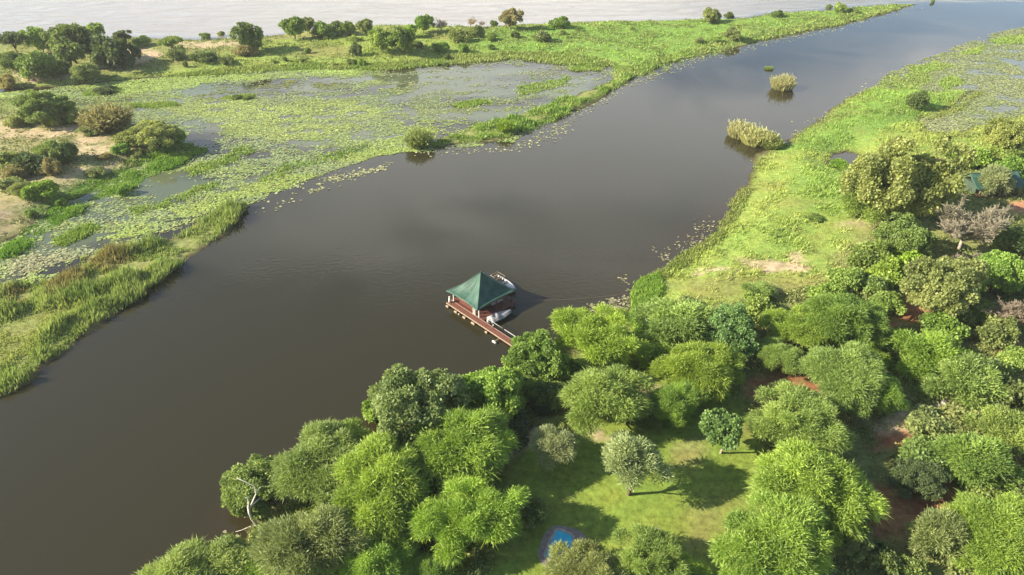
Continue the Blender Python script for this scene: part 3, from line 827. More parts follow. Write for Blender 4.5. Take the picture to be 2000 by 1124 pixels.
def crown(name, seed, R, cz, ez, n_clump, clump_r, n_leaf, kind, zmin=-0.25, leafL=(0.5, 1.1), leafW=0.085, up=0.35, droop=0.12, inner=0.35, fill=1.0):
    """clumps of leaves spread through an uneven dome of radius R centred at height cz"""
    r = np.random.default_rng(seed)
    n_in = int(n_clump * inner)
    nl = int(r.integers(3, 6))                              # the crown is several domes grown together
    la = np.arange(nl) * 2 * math.pi / nl + r.normal(size=nl) * 0.35 + r.random() * 6
    lr = r.uniform(0.30, 0.52, nl)
    LC = np.column_stack([np.cos(la) * lr, np.sin(la) * lr, r.uniform(-0.28, 0.22, nl)])
    LR = r.uniform(0.46, 0.66, nl)
    which = np.arange(n_clump) % nl
    D = np.zeros((n_clump, 3))
    for q in range(nl):
        k = np.where(which == q)[0]
        D[k] = LC[q] + sphere_dirs(len(k), zmin - 0.15, 0.97, r) * LR[q] * r.uniform(0.72, 1.08, (len(k), 1))
    C = D * np.array([R, R, ez * 1.12])
    Di = sphere_dirs(max(n_in, 1), -0.3, 0.7, r)
    Ci = Di * np.array([R, R, ez]) * r.uniform(0.2, 0.5, len(Di))[:, None]
    C = np.concatenate([C, Ci])
    cr_ = r.uniform(clump_r[0], clump_r[1], len(C))
    C[:, 2] += cz
    Vs, Fs, Ts, off = [], [], [], 0
    for c, q in zip(C, cr_):
        n = int(n_leaf * (q / np.mean(clump_r)) ** 2)
        d = unit(r.normal(size=(n, 3)))
        out = unit((c - np.array([0, 0, cz - ez * 0.4]))[None, :])[0]
        d = unit(d + out * 0.55 + np.array([0, 0, 0.25]))
        rr = q * (0.35 + 0.65 * r.random(n) ** 0.6) * fill
        pos = c + d * rr[:, None] * np.array([1.05, 1.05, 0.8])
        if kind == 'sprig':
            dirv = unit(d * 0.55 + out * 0.30 + np.array([0, 0, up]) + r.normal(size=(n, 3)) * 0.50)
            L = r.uniform(leafL[0], leafL[1], n)
            w_ = leafW * r.uniform(0.7, 1.3, n)                      # a twig bends over: two leaf blades, one after the other
            V1, F1, k = kites(pos, dirv, L * 0.62, w_, 0.0, False, r)
            bend = unit(dirv + unit(r.normal(size=(n, 3))) * 0.45 + np.array([0, 0, -droop * 2]))
            V2, F2, k = kites(pos + dirv * (L * 0.46)[:, None], bend, L * 0.62, w_ * 0.9, 0.0, False, r)
            m = max(n // 9, 3)                                       # stray long twigs that break the outline
            e = r.permutation(n)[:m]
            d3 = unit(d[e] * 0.7 + out * 0.6 + r.normal(size=(m, 3)) * 0.35)
            V3, F3, k = kites(pos[e], d3, L[e] * r.uniform(1.2, 1.9, m), w_[e] * 0.7, droop * 1.5, False, r)
            V, F, k = np.concatenate([V1, V2, V3]), np.concatenate([F1, F2 + len(V1), F3 + len(V1) + len(V2)]), 2
        else:
            dirv = unit(r.normal(size=(n, 3)) + d * 0.5)
            L = r.uniform(leafL[0], leafL[1], n)
            V, F, k = kites(pos, dirv, L, L * leafW * r.uniform(0.8, 1.2, n), droop, False, r)
        base = r.random() * 0.5
        t1 = base + 0.5 * r.random(n)
        t = np.concatenate([np.tile(t1, k), t1[e]]) if kind == 'sprig' else np.tile(t1, k)
        Vs.append(V); Fs.append(F + off); Ts.append(np.repeat(t, 4)); off += len(V)
    V = np.concatenate(Vs)
    k = V[:, 2] < 0.05
    V[k, 2] = 0.05 + 0.1 * np.abs(V[k, 2] - 0.05)
    return mesh_np(name, V, np.concatenate(Fs), M_LEAF, {"tint": np.concatenate(Ts)}), C


def trunk(name, seed, C, r0, mat, fork=0.3, lean=(0, 0), limbs=9, twigs=True):
    """short bole that forks into limbs reaching the leaf clumps"""
    r = np.random.default_rng(seed)
    mb = MB()
    top = C[:, 2].mean()
    f = Vector((lean[0], lean[1], top * fork))
    mb.tube([(-lean[0] * .3, -lean[1] * .3, -0.45), (0, 0, 0.05), (lean[0] * .4, lean[1] * .4 + 0.04, f.z * 0.5), f], [r0 * 1.6, r0 * 1.2, r0, r0 * 0.9], 7)
    idx = r.permutation(len(C))
    ends = []
    for i in idx[:limbs]:
        c = Vector(C[i])
        m1 = f.lerp(c, 0.35) + Vector(r.normal(size=3) * 0.25) + Vector((0, 0, 0.3))
        m2 = f.lerp(c, 0.7) + Vector(r.normal(size=3) * 0.25) + Vector((0, 0, 0.25))
        mb.tube([f - Vector((0, 0, .1)), m1, m2, c], [r0 * 0.62, r0 * 0.42, r0 * 0.26, r0 * 0.1], 5)
        ends.append((m1, m2, c))
    if twigs:
        for i in idx[limbs:limbs * 4]:
            c = Vector(C[i])
            e = min(ends, key=lambda q: (q[1] - c).length)
            mb.tube([e[1], e[1].lerp(c, 0.5) + Vector(r.normal(size=3) * 0.2), c], [r0 * 0.22, r0 * 0.14, r0 * 0.05], 4)
    return mb.mesh(name, mat, True)


def bare_crown(name, seed, R, hgt, mat, n_main=7, depth=5):
    """leafless thorn crown: branches splitting into a haze of fine twigs"""
    r = np.random.default_rng(seed)
    segs = []

    def grow(p, d, L, rad, lev):
        n = 3
        pts = [p]
        for i in range(n):
            d = (d + Vector(r.normal(size=3)) * 0.20 + Vector((0, 0, 0.04))).normalized()
            p = p + d * (L / n); pts.append(p)
        segs.append((pts, [rad, rad * .85, rad * .7, rad * .5], lev))
        if lev <= 0:
            return
        for k in range(4 if lev > 1 else 8):
            q = pts[1 + k % 3]
            dd = (d + Vector(r.normal(size=3)) * 0.75).normalized()
            if dd.z < -0.1: dd.z *= -0.5
            grow(q, dd, L * r.uniform(0.55, 0.78), rad * 0.5, lev - 1)
    for k in range(n_main):
        a = k * 2.4 + r.random()
        d = Vector((math.cos(a) * 0.75, math.sin(a) * 0.75, r.uniform(0.45, 1.1))).normalized()
        grow(Vector((0, 0, hgt * 0.22)), d, R * 0.52, 0.10, depth - 1)
    mb = MB()
    for pts, rad, lev in segs:
        if lev >= 2:
            mb.tube(pts, rad, 4, False)
    V, F = np.array([tuple(v) for v in mb.v]), np.array(mb.f)
    fine = [(pts, rad) for pts, rad, lev in segs if lev < 2]
    A = np.array([[tuple(p) for p in pts] for pts, _ in fine])
    B = A[:, 0]; D = A[:, -1] - A[:, 0]
    L = np.linalg.norm(D, axis=1)
    V2, F2, k2 = kites(B, unit(D), L, np.full(len(L), 0.055), 0.0, True, r)
    Vf = np.vstack([V, V2]); Ff = np.vstack([F, F2 + len(V)])
    return mesh_np(name, Vf, Ff, mat, {"tint": np.full(len(Vf), 0.5)})


def shoots(name, seed, R, h, n, w, spread=0.5, droop=0.15, foot=0.55, stray=0.5):
    """many-stemmed bush or reed clump: shoots fanning out from the ground"""
    r = np.random.default_rng(seed)
    a = r.uniform(0, 2 * math.pi, n); q = np.sqrt(r.random(n))
    base = np.column_stack([np.cos(a) * q * R * foot, np.sin(a) * q * R * foot, np.full(n, -0.05)])
    Vs, Fs, Ts, off = [], [], [], 0
    lump = 0.75 + 0.5 * fbm(base[:, 0] * 1.5 / R + 9, base[:, 1] * 1.5 / R + 9, seed, 3)
    D = unit(np.column_stack([np.cos(a) * q * spread, np.sin(a) * q * spread, np.ones(n)]) + r.normal(size=(n, 3)) * 0.14)
    L = h * r.uniform(0.4, 1.1, n) * lump * (1.08 - 0.35 * q)
    V, F, k = kites(base, D, L, np.full(n, w) * r.uniform(0.7, 1.3, n), droop, True, r)
    Vs.append(V); Fs.append(F); Ts.append(np.repeat(np.tile(r.random(n), k), 4)); off = len(V)
    # leafy tips
    m = n * 2
    i = r.integers(0, n, m)
    pos = base[i] + D[i] * (L[i] * r.uniform(0.35, 0.95, m))[:, None]
    V, F, k = kites(pos, unit(D[i] + r.normal(size=(m, 3)) * stray), h * r.uniform(0.12, 0.28, m), np.full(m, w * 0.9), 0.2, False, r)
    Vs.append(V); Fs.append(F + off); Ts.append(np.repeat(r.random(m), 4))
    V = np.concatenate(Vs); V[:, 2] = np.maximum(V[:, 2], -0.3)
    return mesh_np(name, V, np.concatenate(Fs), M_LEAF, {"tint": np.concatenate(Ts)})


PROTO = {}


def proto(key, **kw):
    """kind -> list of (crown mesh, trunk mesh or None, radius, crown centre height)"""
    PROTO.setdefault(key, []).append(kw)


for s in range(5):
    R = 5.2
    me, C = crown("thorn_crown", 100 + s, R, 4.7, 3.1, 40 + s % 3 * 5, (0.8, 1.75), 560, 'sprig', zmin=-0.45, leafL=(0.35, 0.95), leafW=0.050, up=0.18, droop=0.16)
    proto("thorn", crown=me, trunk=trunk("thorn_trunk", 130 + s, C, 0.20, M_BARK, 0.28, (0.3 * (s - 2), 0.2)), R=6.1, cz=4.9)
for s in range(2):
    me, C = crown("olive_crown", 200 + s, 3.4, 5.0, 2.4, 17, (0.9, 1.45), 330, 'sprig', zmin=-0.5, leafL=(0.35, 0.85), leafW=0.06, up=0.3, inner=0.15)
    proto("olive", crown=me, trunk=trunk("olive_trunk", 230 + s, C, 0.19, M_BARK, 0.42, (0.25, 0.1), 12), R=4.2, cz=5.1)
for s in range(3):
    me, C = crown("leafy_crown", 300 + s, 4.7, 4.9, 3.7, 60, (0.75, 1.35), 340, 'leaf', zmin=-0.55, leafL=(0.22, 0.42), leafW=0.42, inner=0.5)
    proto("leafy", crown=me, trunk=trunk("leafy_trunk", 330 + s, C, 0.24, M_BARK, 0.3, (0.2, 0.1), 12), R=5.6, cz=4.9)
me, C = crown("slim_crown", 353, 3.5, 4.6, 1.7, 32, (0.45, 0.95), 230, 'leaf', zmin=-0.4, leafL=(0.28, 0.5), leafW=0.4, inner=0.3)
proto("slim", crown=me, trunk=trunk("slim_trunk", 352, C, 0.15, M_BARK_GREY, 0.5, (0.5, 0.1), 10), R=3.9, cz=4.6)
me, C = crown("clumpy_crown", 400, 6.6, 6.2, 5.3, 84, (0.9, 1.8), 460, 'leaf', zmin=-0.85, leafL=(0.22, 0.45), leafW=0.4, inner=0.4)
proto("clumpy", crown=me, trunk=trunk("clumpy_trunk", 430, C, 0.36, M_BARK, 0.25, (0.2, 0), 16), R=7.4, cz=6.2)
for s in range(3):
    me, C = crown("bush_crown", 500 + s, 2.3, 1.5, 1.6, 22, (0.65, 1.1), 150, 'leaf', zmin=-0.6, leafL=(0.25, 0.5), leafW=0.4, inner=0.4)
    proto("bush", crown=me, trunk=trunk("bush_stem", 530 + s, C, 0.09, M_BARK, 0.2, (0, 0), 6, False), R=2.9, cz=1.6)
for s in range(2):
    me, C = crown("thornbush_crown", 540 + s, 2.6, 1.7, 1.7, 20, (0.8, 1.2), 420, 'sprig', zmin=-0.5, leafL=(0.28, 0.65), leafW=0.05, inner=0.3)
    proto("thornbush", crown=me, trunk=trunk("thornbush_stem", 545 + s, C, 0.09, M_BARK, 0.2, (0, 0), 6, False), R=3.2, cz=1.8)
for s in range(3):       # trees of the far bank
    me, C = crown("far_crown", 550 + s, 3.6, 4.4, 3.1, 34, (0.8, 1.5), 120, 'leaf', zmin=-0.7, leafL=(0.4, 0.75), leafW=0.42, inner=0.35)
    proto("far", crown=me, trunk=trunk("far_trunk", 560 + s, C, 0.2, M_BARK, 0.25, (0.2, 0), 9, False), R=4.5, cz=4.4)
for s in range(2):       # flat-topped trees of the far bank
    me, C = crown("flat_crown", 570 + s, 4.6, 6.6, 1.9, 30, (0.8, 1.5), 120, 'leaf', zmin=-0.35, leafL=(0.4, 0.75), leafW=0.42, inner=0.2)
    proto("flat", crown=me, trunk=trunk("flat_trunk", 580 + s, C, 0.26, M_BARK, 0.45, (0.4, 0), 12, False), R=5.5, cz=6.2)
for s in range(2):
    proto("bare", crown=bare_crown("bare_crown", 600 + s, 5.4, 6.5, M_LEAF), trunk=None, R=4.8, cz=4.0, bare=True)
proto("farbare", crown=bare_crown("bare_crown", 620, 4.4, 6.0, M_LEAF, 5, 4), trunk=None, R=4.2, cz=3.6, bare=True)
for s in range(2):
    proto("willow", crown=shoots("willow_shoots", 650 + s, 2.6, 4.2, 1300, 0.09, 0.75), trunk=None, R=2.9, cz=2.0)
proto("reed", crown=shoots("reed_shoots", 660, 2.3, 3.0, 900, 0.07, 0.22, 0.10, 0.95, 0.25), trunk=None, R=2.35, cz=1.3)
stump_mb = MB()
stump_mb.tube([(0, 0, -0.4), (0.05, 0, 0.6), (-0.05, 0.05, 1.6)], [0.26, 0.2, 0.16], 7)
STUMP = stump_mb.mesh("bare_trunk", M_BARK_GREY, True)
sb = MB()
for k in range(7):
    a = k * 0.9
    sb.tube([(math.cos(a) * .15, math.sin(a) * .15, -0.3), (math.cos(a) * .35, math.sin(a) * .35, 0.7), (math.cos(a) * .8, math.sin(a) * .8, 1.7)], [0.05, 0.04, 0.015], 4)
STEMS = sb.mesh("stems", M_BARK, True)

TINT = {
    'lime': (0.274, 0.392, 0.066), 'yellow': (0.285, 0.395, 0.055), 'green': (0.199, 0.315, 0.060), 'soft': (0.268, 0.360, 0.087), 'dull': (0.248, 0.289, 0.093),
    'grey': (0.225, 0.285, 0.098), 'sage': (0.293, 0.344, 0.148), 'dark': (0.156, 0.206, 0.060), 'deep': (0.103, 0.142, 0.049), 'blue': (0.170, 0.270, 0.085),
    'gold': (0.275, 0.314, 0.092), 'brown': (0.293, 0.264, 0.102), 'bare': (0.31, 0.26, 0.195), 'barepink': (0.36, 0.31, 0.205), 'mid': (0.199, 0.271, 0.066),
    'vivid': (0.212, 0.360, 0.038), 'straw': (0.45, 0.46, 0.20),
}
KIND = {  # kind -> object name, category, crown part name, trunk part name
    'thorn': ('thorn_tree', 'tree', 'crown', 'trunk'), 'olive': ('olive_thorn_tree', 'tree', 'crown', 'trunk'), 'leafy': ('leafy_tree', 'tree', 'crown', 'trunk'),
    'slim': ('slim_tree', 'tree', 'crown', 'trunk'), 'clumpy': ('clumpy_tree', 'tree', 'crown', 'trunk'), 'bush': ('bush', 'bush', 'foliage', 'stem'),
    'thornbush': ('thorn_bush', 'bush', 'foliage', 'stem'), 'far': ('bank_tree', 'tree', 'crown', 'trunk'), 'flat': ('flat_topped_tree', 'tree', 'crown', 'trunk'),
    'bare': ('bare_tree', 'tree', 'crown', 'trunk'), 'farbare': ('bare_tree', 'tree', 'crown', 'trunk'), 'willow': ('willow_bush', 'bush', 'foliage', 'stem'), 'reed': ('reed_clump', 'reeds', 'shoots', 'stem'),
}
GROUPS = {'near': "trees and bushes along the near shore", 'right': "bushes and trees of the right bank scrub", 'far': "trees and bushes of the far bank", 'left': "bushes of the sandy left bank", 'marsh': "clumps standing in the marsh"}
count = {}
prng = random.Random(5)


def plant(kind, px, py, wpx, tint, label, group, zs=1.0, var=None, base=False):
    """a plant whose crown the photo shows centred at (px, py), wpx pixels wide; base=True: (px, py) is its foot"""
    i = count.get(kind, 0); count[kind] = i + 1
    if kind == 'thorn': zs *= 0.86
    p = PROTO[kind][(i if var is None else var) % len(PROTO[kind])]
    s, x, y, z = 1.0, 0, 0, 0
    h = 0.0 if base else p['cz']
    for _ in range(4):
        x, y = G(px, py, z + h * s * zs if not base else z)
        z = max(zat(x, y), 0.0)
        s = (wpx / ppm(y, z + h * s * zs)) / (2 * p['R'])
    nm, cat, cn_, tn_ = KIND[kind]
    root = link(nm, None, loc=(x, y, z), label=label, cat=cat, group=GROUPS[group])
    root.rotation_euler = (0, 0, prng.uniform(0, 6.283))
    root.scale = (s * prng.uniform(0.9, 1.12), s * prng.uniform(0.9, 1.12), s * zs * prng.uniform(0.92, 1.08))
    root.empty_display_size = 0.5
    cobj = link(cn_, p['crown'], root)
    b_ = prng.uniform(0.9, 1.1); j = [b_ * prng.uniform(0.96, 1.06), b_, b_ * prng.uniform(0.85, 1.1)]
    t = TINT[tint]
    cobj.color = (t[0] * j[0], t[1] * j[1], t[2] * j[2], 1)
    tm = p['trunk']
    if p.get('bare'): tm = STUMP
    elif kind in ('willow', 'reed'): tm = STEMS
    link(tn_, tm, root)
    return root

def T(rows, group):
    for r in rows:
        plant(*r[:5], r[5], group, **(r[6] if len(r) > 6 else {}))


T([  # near shore
    ('thorn', 1165, 662, 169, 'lime', "yellow-green thorn tree leaning over the pale floating lily leaves"),
    ('thorn', 1190, 778, 177, 'soft', "pale feathery thorn tree on the lawn between gangway end and lone grey tree"),
    ('thorn', 1378, 722, 169, 'yellow', "brightest yellow-green thorn tree, its trunk shadow lying on the lawn"),
    ('thorn', 1325, 785, 125, 'lime', "small bright thorn tree in front of the brightest yellow-green one"),
    ('leafy', 1050, 700, 129, 'green', "leafy green tree hiding the shore end of the gangway"),
    ('leafy', 962, 768, 166, 'green', "bright leafy tree at the water just before the gangway end"),
    ('leafy', 1015, 752, 100, 'mid', "dark leafy tree squeezed between two greener ones near the gangway"),
    ('leafy', 805, 795, 225, 'grey', "large grey-green tree with tight leaf clumps overhanging the channel"),
    ('leafy', 905, 770, 94, 'dull', "dull green tree touching the large grey-green clumped tree"),
    ('bush', 735, 800, 64, 'lime', "lime bush at the waterside foot of the grey-green clumped tree", dict(zs=1.3)),
    ('thorn', 885, 878, 213, 'lime', "spreading lime thorn tree below the large grey-green clumped tree"),
    ('thorn', 915, 1012, 204, 'yellow', "tall yellowish thorn tree standing left of the plunge pool"),
    ('thorn', 742, 962, 223, 'lime', "feathery lime thorn tree in the middle of the near shore thicket"),
    ('thorn', 622, 915, 216, 'soft', "soft green thorn tree spreading to the waterline behind the white dead trunk"),
    ('thorn', 606, 1070, 222, 'dull', "olive feathery thorn tree at the bottom edge right of the dead trunk"),
    ('thorn', 735, 1078, 166, 'lime', "thorn tree with arching twigs at the bottom edge below the lime thicket"),
    ('thorn', 665, 1040, 118, 'green', "small green thorn tree wedged between two larger ones at the bottom"),
    ('thorn', 370, 1135, 225, 'soft', "low thorn tree cut off by the bottom edge beside open water", dict(zs=0.8)),
    ('thorn', 480, 1110, 131, 'lime', "small lime thorn tree at the muddy bottom shore", dict(zs=0.8)),
    ('leafy', 488, 948, 140, 'mid', "dark small-leaved tree leaning out over the channel beside the white dead trunk", dict(zs=0.7)),
    ('olive', 1086, 868, 96, 'sage', "slim olive tree with dark trunk beside the sand path"),
    ('olive', 1236, 908, 142, 'sage', "lone grey-green tree on the lawn casting a long shadow"),
    ('slim', 1418, 838, 112, 'blue', "bluish green tree with pale leaning trunk at the lawn's edge", dict(zs=1.0)),
    ('thorn', 840, 1110, 94, 'green', "small thorn tree at the bottom edge under the tall yellowish one"),
    ('bush', 975, 905, 50, 'dull', "dull bush on the bank beside the sand path", dict(zs=.8)),
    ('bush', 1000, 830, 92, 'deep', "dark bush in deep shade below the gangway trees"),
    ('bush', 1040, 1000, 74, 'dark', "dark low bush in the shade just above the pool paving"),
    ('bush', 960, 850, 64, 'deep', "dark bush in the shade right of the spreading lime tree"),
    ('thorn', 1142, 1120, 174, 'gold', "golden green thorn tree at the bottom edge covering part of the pool", dict(zs=.8)),
    ('thorn', 1275, 1100, 169, 'soft', "pale green thorn tree at the bottom edge right of the pool"),
    ('thorn', 1345, 1130, 124, 'lime', "low thorn tree at the bottom edge on the lawn", dict(zs=.8)),
    ('bare', 1275, 1060, 70, 'bare', "small grey leafless thorn poking out of the pale green tree by the pool"),
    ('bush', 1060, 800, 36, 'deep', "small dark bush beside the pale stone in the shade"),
    ('thornbush', 690, 868, 108, 'soft', "low soft bush at the shore gap left of the spreading lime tree"),
    ('bush', 660, 880, 64, 'green', "small green bush at the waterline under the soft thorn tree"),
    ('thorn', 815, 935, 118, 'green', "green thorn tree filling the gap under the spreading lime tree"),
    ('thorn', 800, 1030, 108, 'soft', "soft thorn tree between the lime thicket and the tall yellowish tree"),
    ('bush', 880, 830, 74, 'mid', "mid green bush behind the spreading lime tree"),
    ('bush', 1080, 770, 85, 'mid', "mid green bush in the shade left of the pale feathery tree"),
    ('bush', 1110, 725, 64, 'green', "green bush between the gangway tree and the leaning thorn tree"),
    ('bush', 1100, 830, 49, 'gold', "golden bush behind the slim olive tree"),
    ('thornbush', 1265, 810, 79, 'mid', "twiggy bush between the two thorn trees on the lawn", dict(zs=.7)),
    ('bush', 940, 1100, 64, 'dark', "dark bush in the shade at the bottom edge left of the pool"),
], 'near')
T([  # right bank
    ('thorn', 1602, 955, 249, 'lime', "huge lime thorn tree with finger-like twigs right of the lawn"),
    ('thorn', 1565, 828, 181, 'soft', "feathery green thorn tree just above the huge lime one"),
    ('thorn', 1505, 1062, 232, 'lime', "wide thorn tree at the bottom edge right of the lawn"),
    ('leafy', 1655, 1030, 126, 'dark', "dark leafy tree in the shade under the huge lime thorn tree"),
    ('thorn', 1640, 730, 169, 'soft', "dense thorn tree above the red bare ground, beside its greyer twin"),
    ('thorn', 1722, 768, 113, 'green', "smaller greyish green thorn tree with radiating twigs"),
    ('thorn', 1655, 622, 155, 'green', "thorn tree whose shadow covers the upper patch of red soil"),
    ('thorn', 1560, 640, 126, 'lime', "lime thorn tree below the meadow's sand patch"),
    ('thorn', 1520, 692, 100, 'soft', "small thorn tree left of the lower red soil patch"),
    ('leafy', 1425, 640, 126, 'blue', "bluish green leafy tree at the meadow's lower edge"),
    ('thornbush', 1320, 640, 164, 'soft', "broad soft olive bush beside the tall fresh reeds", dict(zs=.7)),
    ('thornbush', 1270, 690, 105, 'lime', "low lime bush above the shaded strip of lawn", dict(zs=.7)),
    ('bush', 1345, 600, 64, 'dull', "straggly bush at the lower border of the meadow", dict(zs=.7)),
    ('bush', 1480, 600, 85, 'soft', "bush at the meadow's lower edge above the bluish leafy tree"),
    ('thornbush', 1480, 570, 70, 'soft', "small bush under the sand patch of the meadow", dict(zs=.6)),
    ('bush', 1310, 680, 42, 'sage', "pale grey bush beside the brightest yellow thorn tree"),
    ('thorn', 1935, 1040, 185, 'lime', "large lime thorn tree in the bottom right corner"),
    ('thornbush', 1832, 1050, 117, 'dull', "grey-green bush left of the corner thorn tree", dict(zs=1.3)),
    ('clumpy', 1768, 345, 215, 'gold', "tallest tree of the right bank, yellowish with heavy leaf clumps"),
    ('bare', 1895, 428, 172, 'barepink', "leafless pinkish grey thorn tree in front of the lodge roof"),
    ('bare', 1990, 610, 120, 'bare', "leafless grey-brown thorn tree at the right frame edge"),
    ('bare', 1905, 520, 100, 'bare', "half bare grey thorn tree among green bushes below the pinkish one"),
    ('leafy', 1765, 458, 130, 'mid', "green leafy tree under the tallest yellowish tree"),
    ('leafy', 1850, 560, 158, 'dull', "broad grey-green tree above the upper red soil patch"),
    ('bush', 1695, 505, 96, 'mid', "dark bush at the meadow's right border, below the tallest tree"),
    ('bush', 1730, 530, 96, 'lime', "lime bush at the meadow's right border"),
    ('bush', 1660, 545, 74, 'soft', "pale bush at the meadow border nearest the sand patch"),
    ('bush', 1770, 510, 85, 'yellow', "yellowish bush between the green leafy tree and the grey-green tree"),
    ('leafy', 1950, 525, 116, 'green', "green tree beneath the pinkish bare tree toward the frame edge"),
    ('bush', 1985, 470, 85, 'dark', "dark bush by the orange soil at the right frame edge"),
    ('bush', 1730, 590, 85, 'soft', "bush directly above the upper red soil patch", dict(zs=.8)),
    ('bush', 1815, 625, 42, 'dark', "small dark bush at the end of the upper red soil patch"),
    ('bush', 1845, 640, 96, 'green', "green bush just right of the upper red soil patch", dict(zs=.8)),
    ('bush', 1900, 610, 96, 'mid', "mid green bush beside the grey-brown bare tree"),
    ('bush', 1945, 650, 85, 'dull', "dull bush under the grey-brown bare tree"),
    ('thornbush', 1810, 690, 129, 'lime', "lime bush below the upper red soil patch"),
    ('bush', 1860, 710, 107, 'green', "leafy bush between the lime bush and the frame-edge scrub"),
    ('bush', 1925, 720, 96, 'mid', "darker bush in the scrub right of the greyish thorn tree"),
    ('thornbush', 1890, 750, 129, 'soft', "pale bush above the light soil on the right"),
    ('bush', 1975, 770, 96, 'dark', "shaded bush near the frame edge above the light soil"),
    ('bush', 1985, 700, 74, 'soft', "soft green bush at the frame edge under the bare tree's trunk"),
    ('bush', 1760, 680, 64, 'soft', "small bush between the dense thorn tree and the lime bush"),
    ('thornbush', 1700, 700, 70, 'yellow', "yellowish twiggy bush behind the dense thorn tree"),
    ('bush', 1820, 830, 107, 'dull', "wide dull bush below the light soil on the right", dict(zs=.7)),
    ('bush', 1900, 830, 117, 'dull', "brownish green bush mass right of the light soil", dict(zs=.7)),
    ('thornbush', 1960, 850, 117, 'soft', "thorny bush at the frame edge below the light soil"),
    ('bush', 1800, 895, 117, 'mid', "bush in front of the path soil, half in shadow", dict(zs=.8)),
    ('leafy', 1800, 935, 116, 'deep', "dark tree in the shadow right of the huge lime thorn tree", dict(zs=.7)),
    ('thornbush', 1900, 905, 141, 'green', "green thorny bush above the corner thorn tree"),
    ('bush', 1985, 880, 85, 'brown', "dry brownish bush at the right frame edge"),
    ('bush', 1930, 950, 85, 'mid', "mid green bush touching the top of the corner thorn tree"),
    ('bush', 1990, 975, 64, 'dull', "dull small bush behind the corner thorn tree at the frame edge"),
    ('bush', 1730, 1095, 85, 'dark', "dark bush at the bottom edge between two thorn trees"),
    ('bush', 1780, 1110, 64, 'mid', "small bush at the bottom edge near the grey-green bush"),
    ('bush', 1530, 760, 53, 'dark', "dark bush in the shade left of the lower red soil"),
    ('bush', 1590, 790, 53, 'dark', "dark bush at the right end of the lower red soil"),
    ('thornbush', 1940, 358, 65, 'sage', "grey-green thorny bush growing in front of the lodge roof", dict(zs=1.4)),
    ('leafy', 1975, 265, 94, 'gold', "golden green tree at the frame edge above the lodge roof"),
    ('bush', 1985, 330, 74, 'green', "green bush at the frame edge beside the lodge roof"),
    ('bush', 1900, 310, 96, 'lime', "low lime bush behind the lodge roof", dict(zs=.6)),
    ('bush', 1960, 300, 74, 'soft', "soft bush between the lodge roof and the golden tree", dict(zs=.7)),
    ('bush', 1640, 320, 42, 'vivid', "vivid green low bush at the small pond", dict(zs=.5)),
    ('thornbush', 1690, 400, 105, 'soft', "pale twiggy bush at the foot of the tallest yellowish tree"),
    ('bush', 1690, 330, 64, 'soft', "pale bush between the small pond and the tallest tree"),
    ('bush', 1590, 425, 42, 'mid', "lone flat bush with a dark shadow in the middle of the meadow", dict(zs=.35)),
    ('bush', 1620, 575, 74, 'lime', "lime bush at the lower meadow border below the sand patch"),
    ('bush', 1710, 560, 64, 'mid', "dark green bush at the meadow corner above the shadow-casting thorn tree"),
    ('bush', 1980, 560, 74, 'dark', "dark bush at the frame edge above the grey-brown bare tree"),
], 'right')
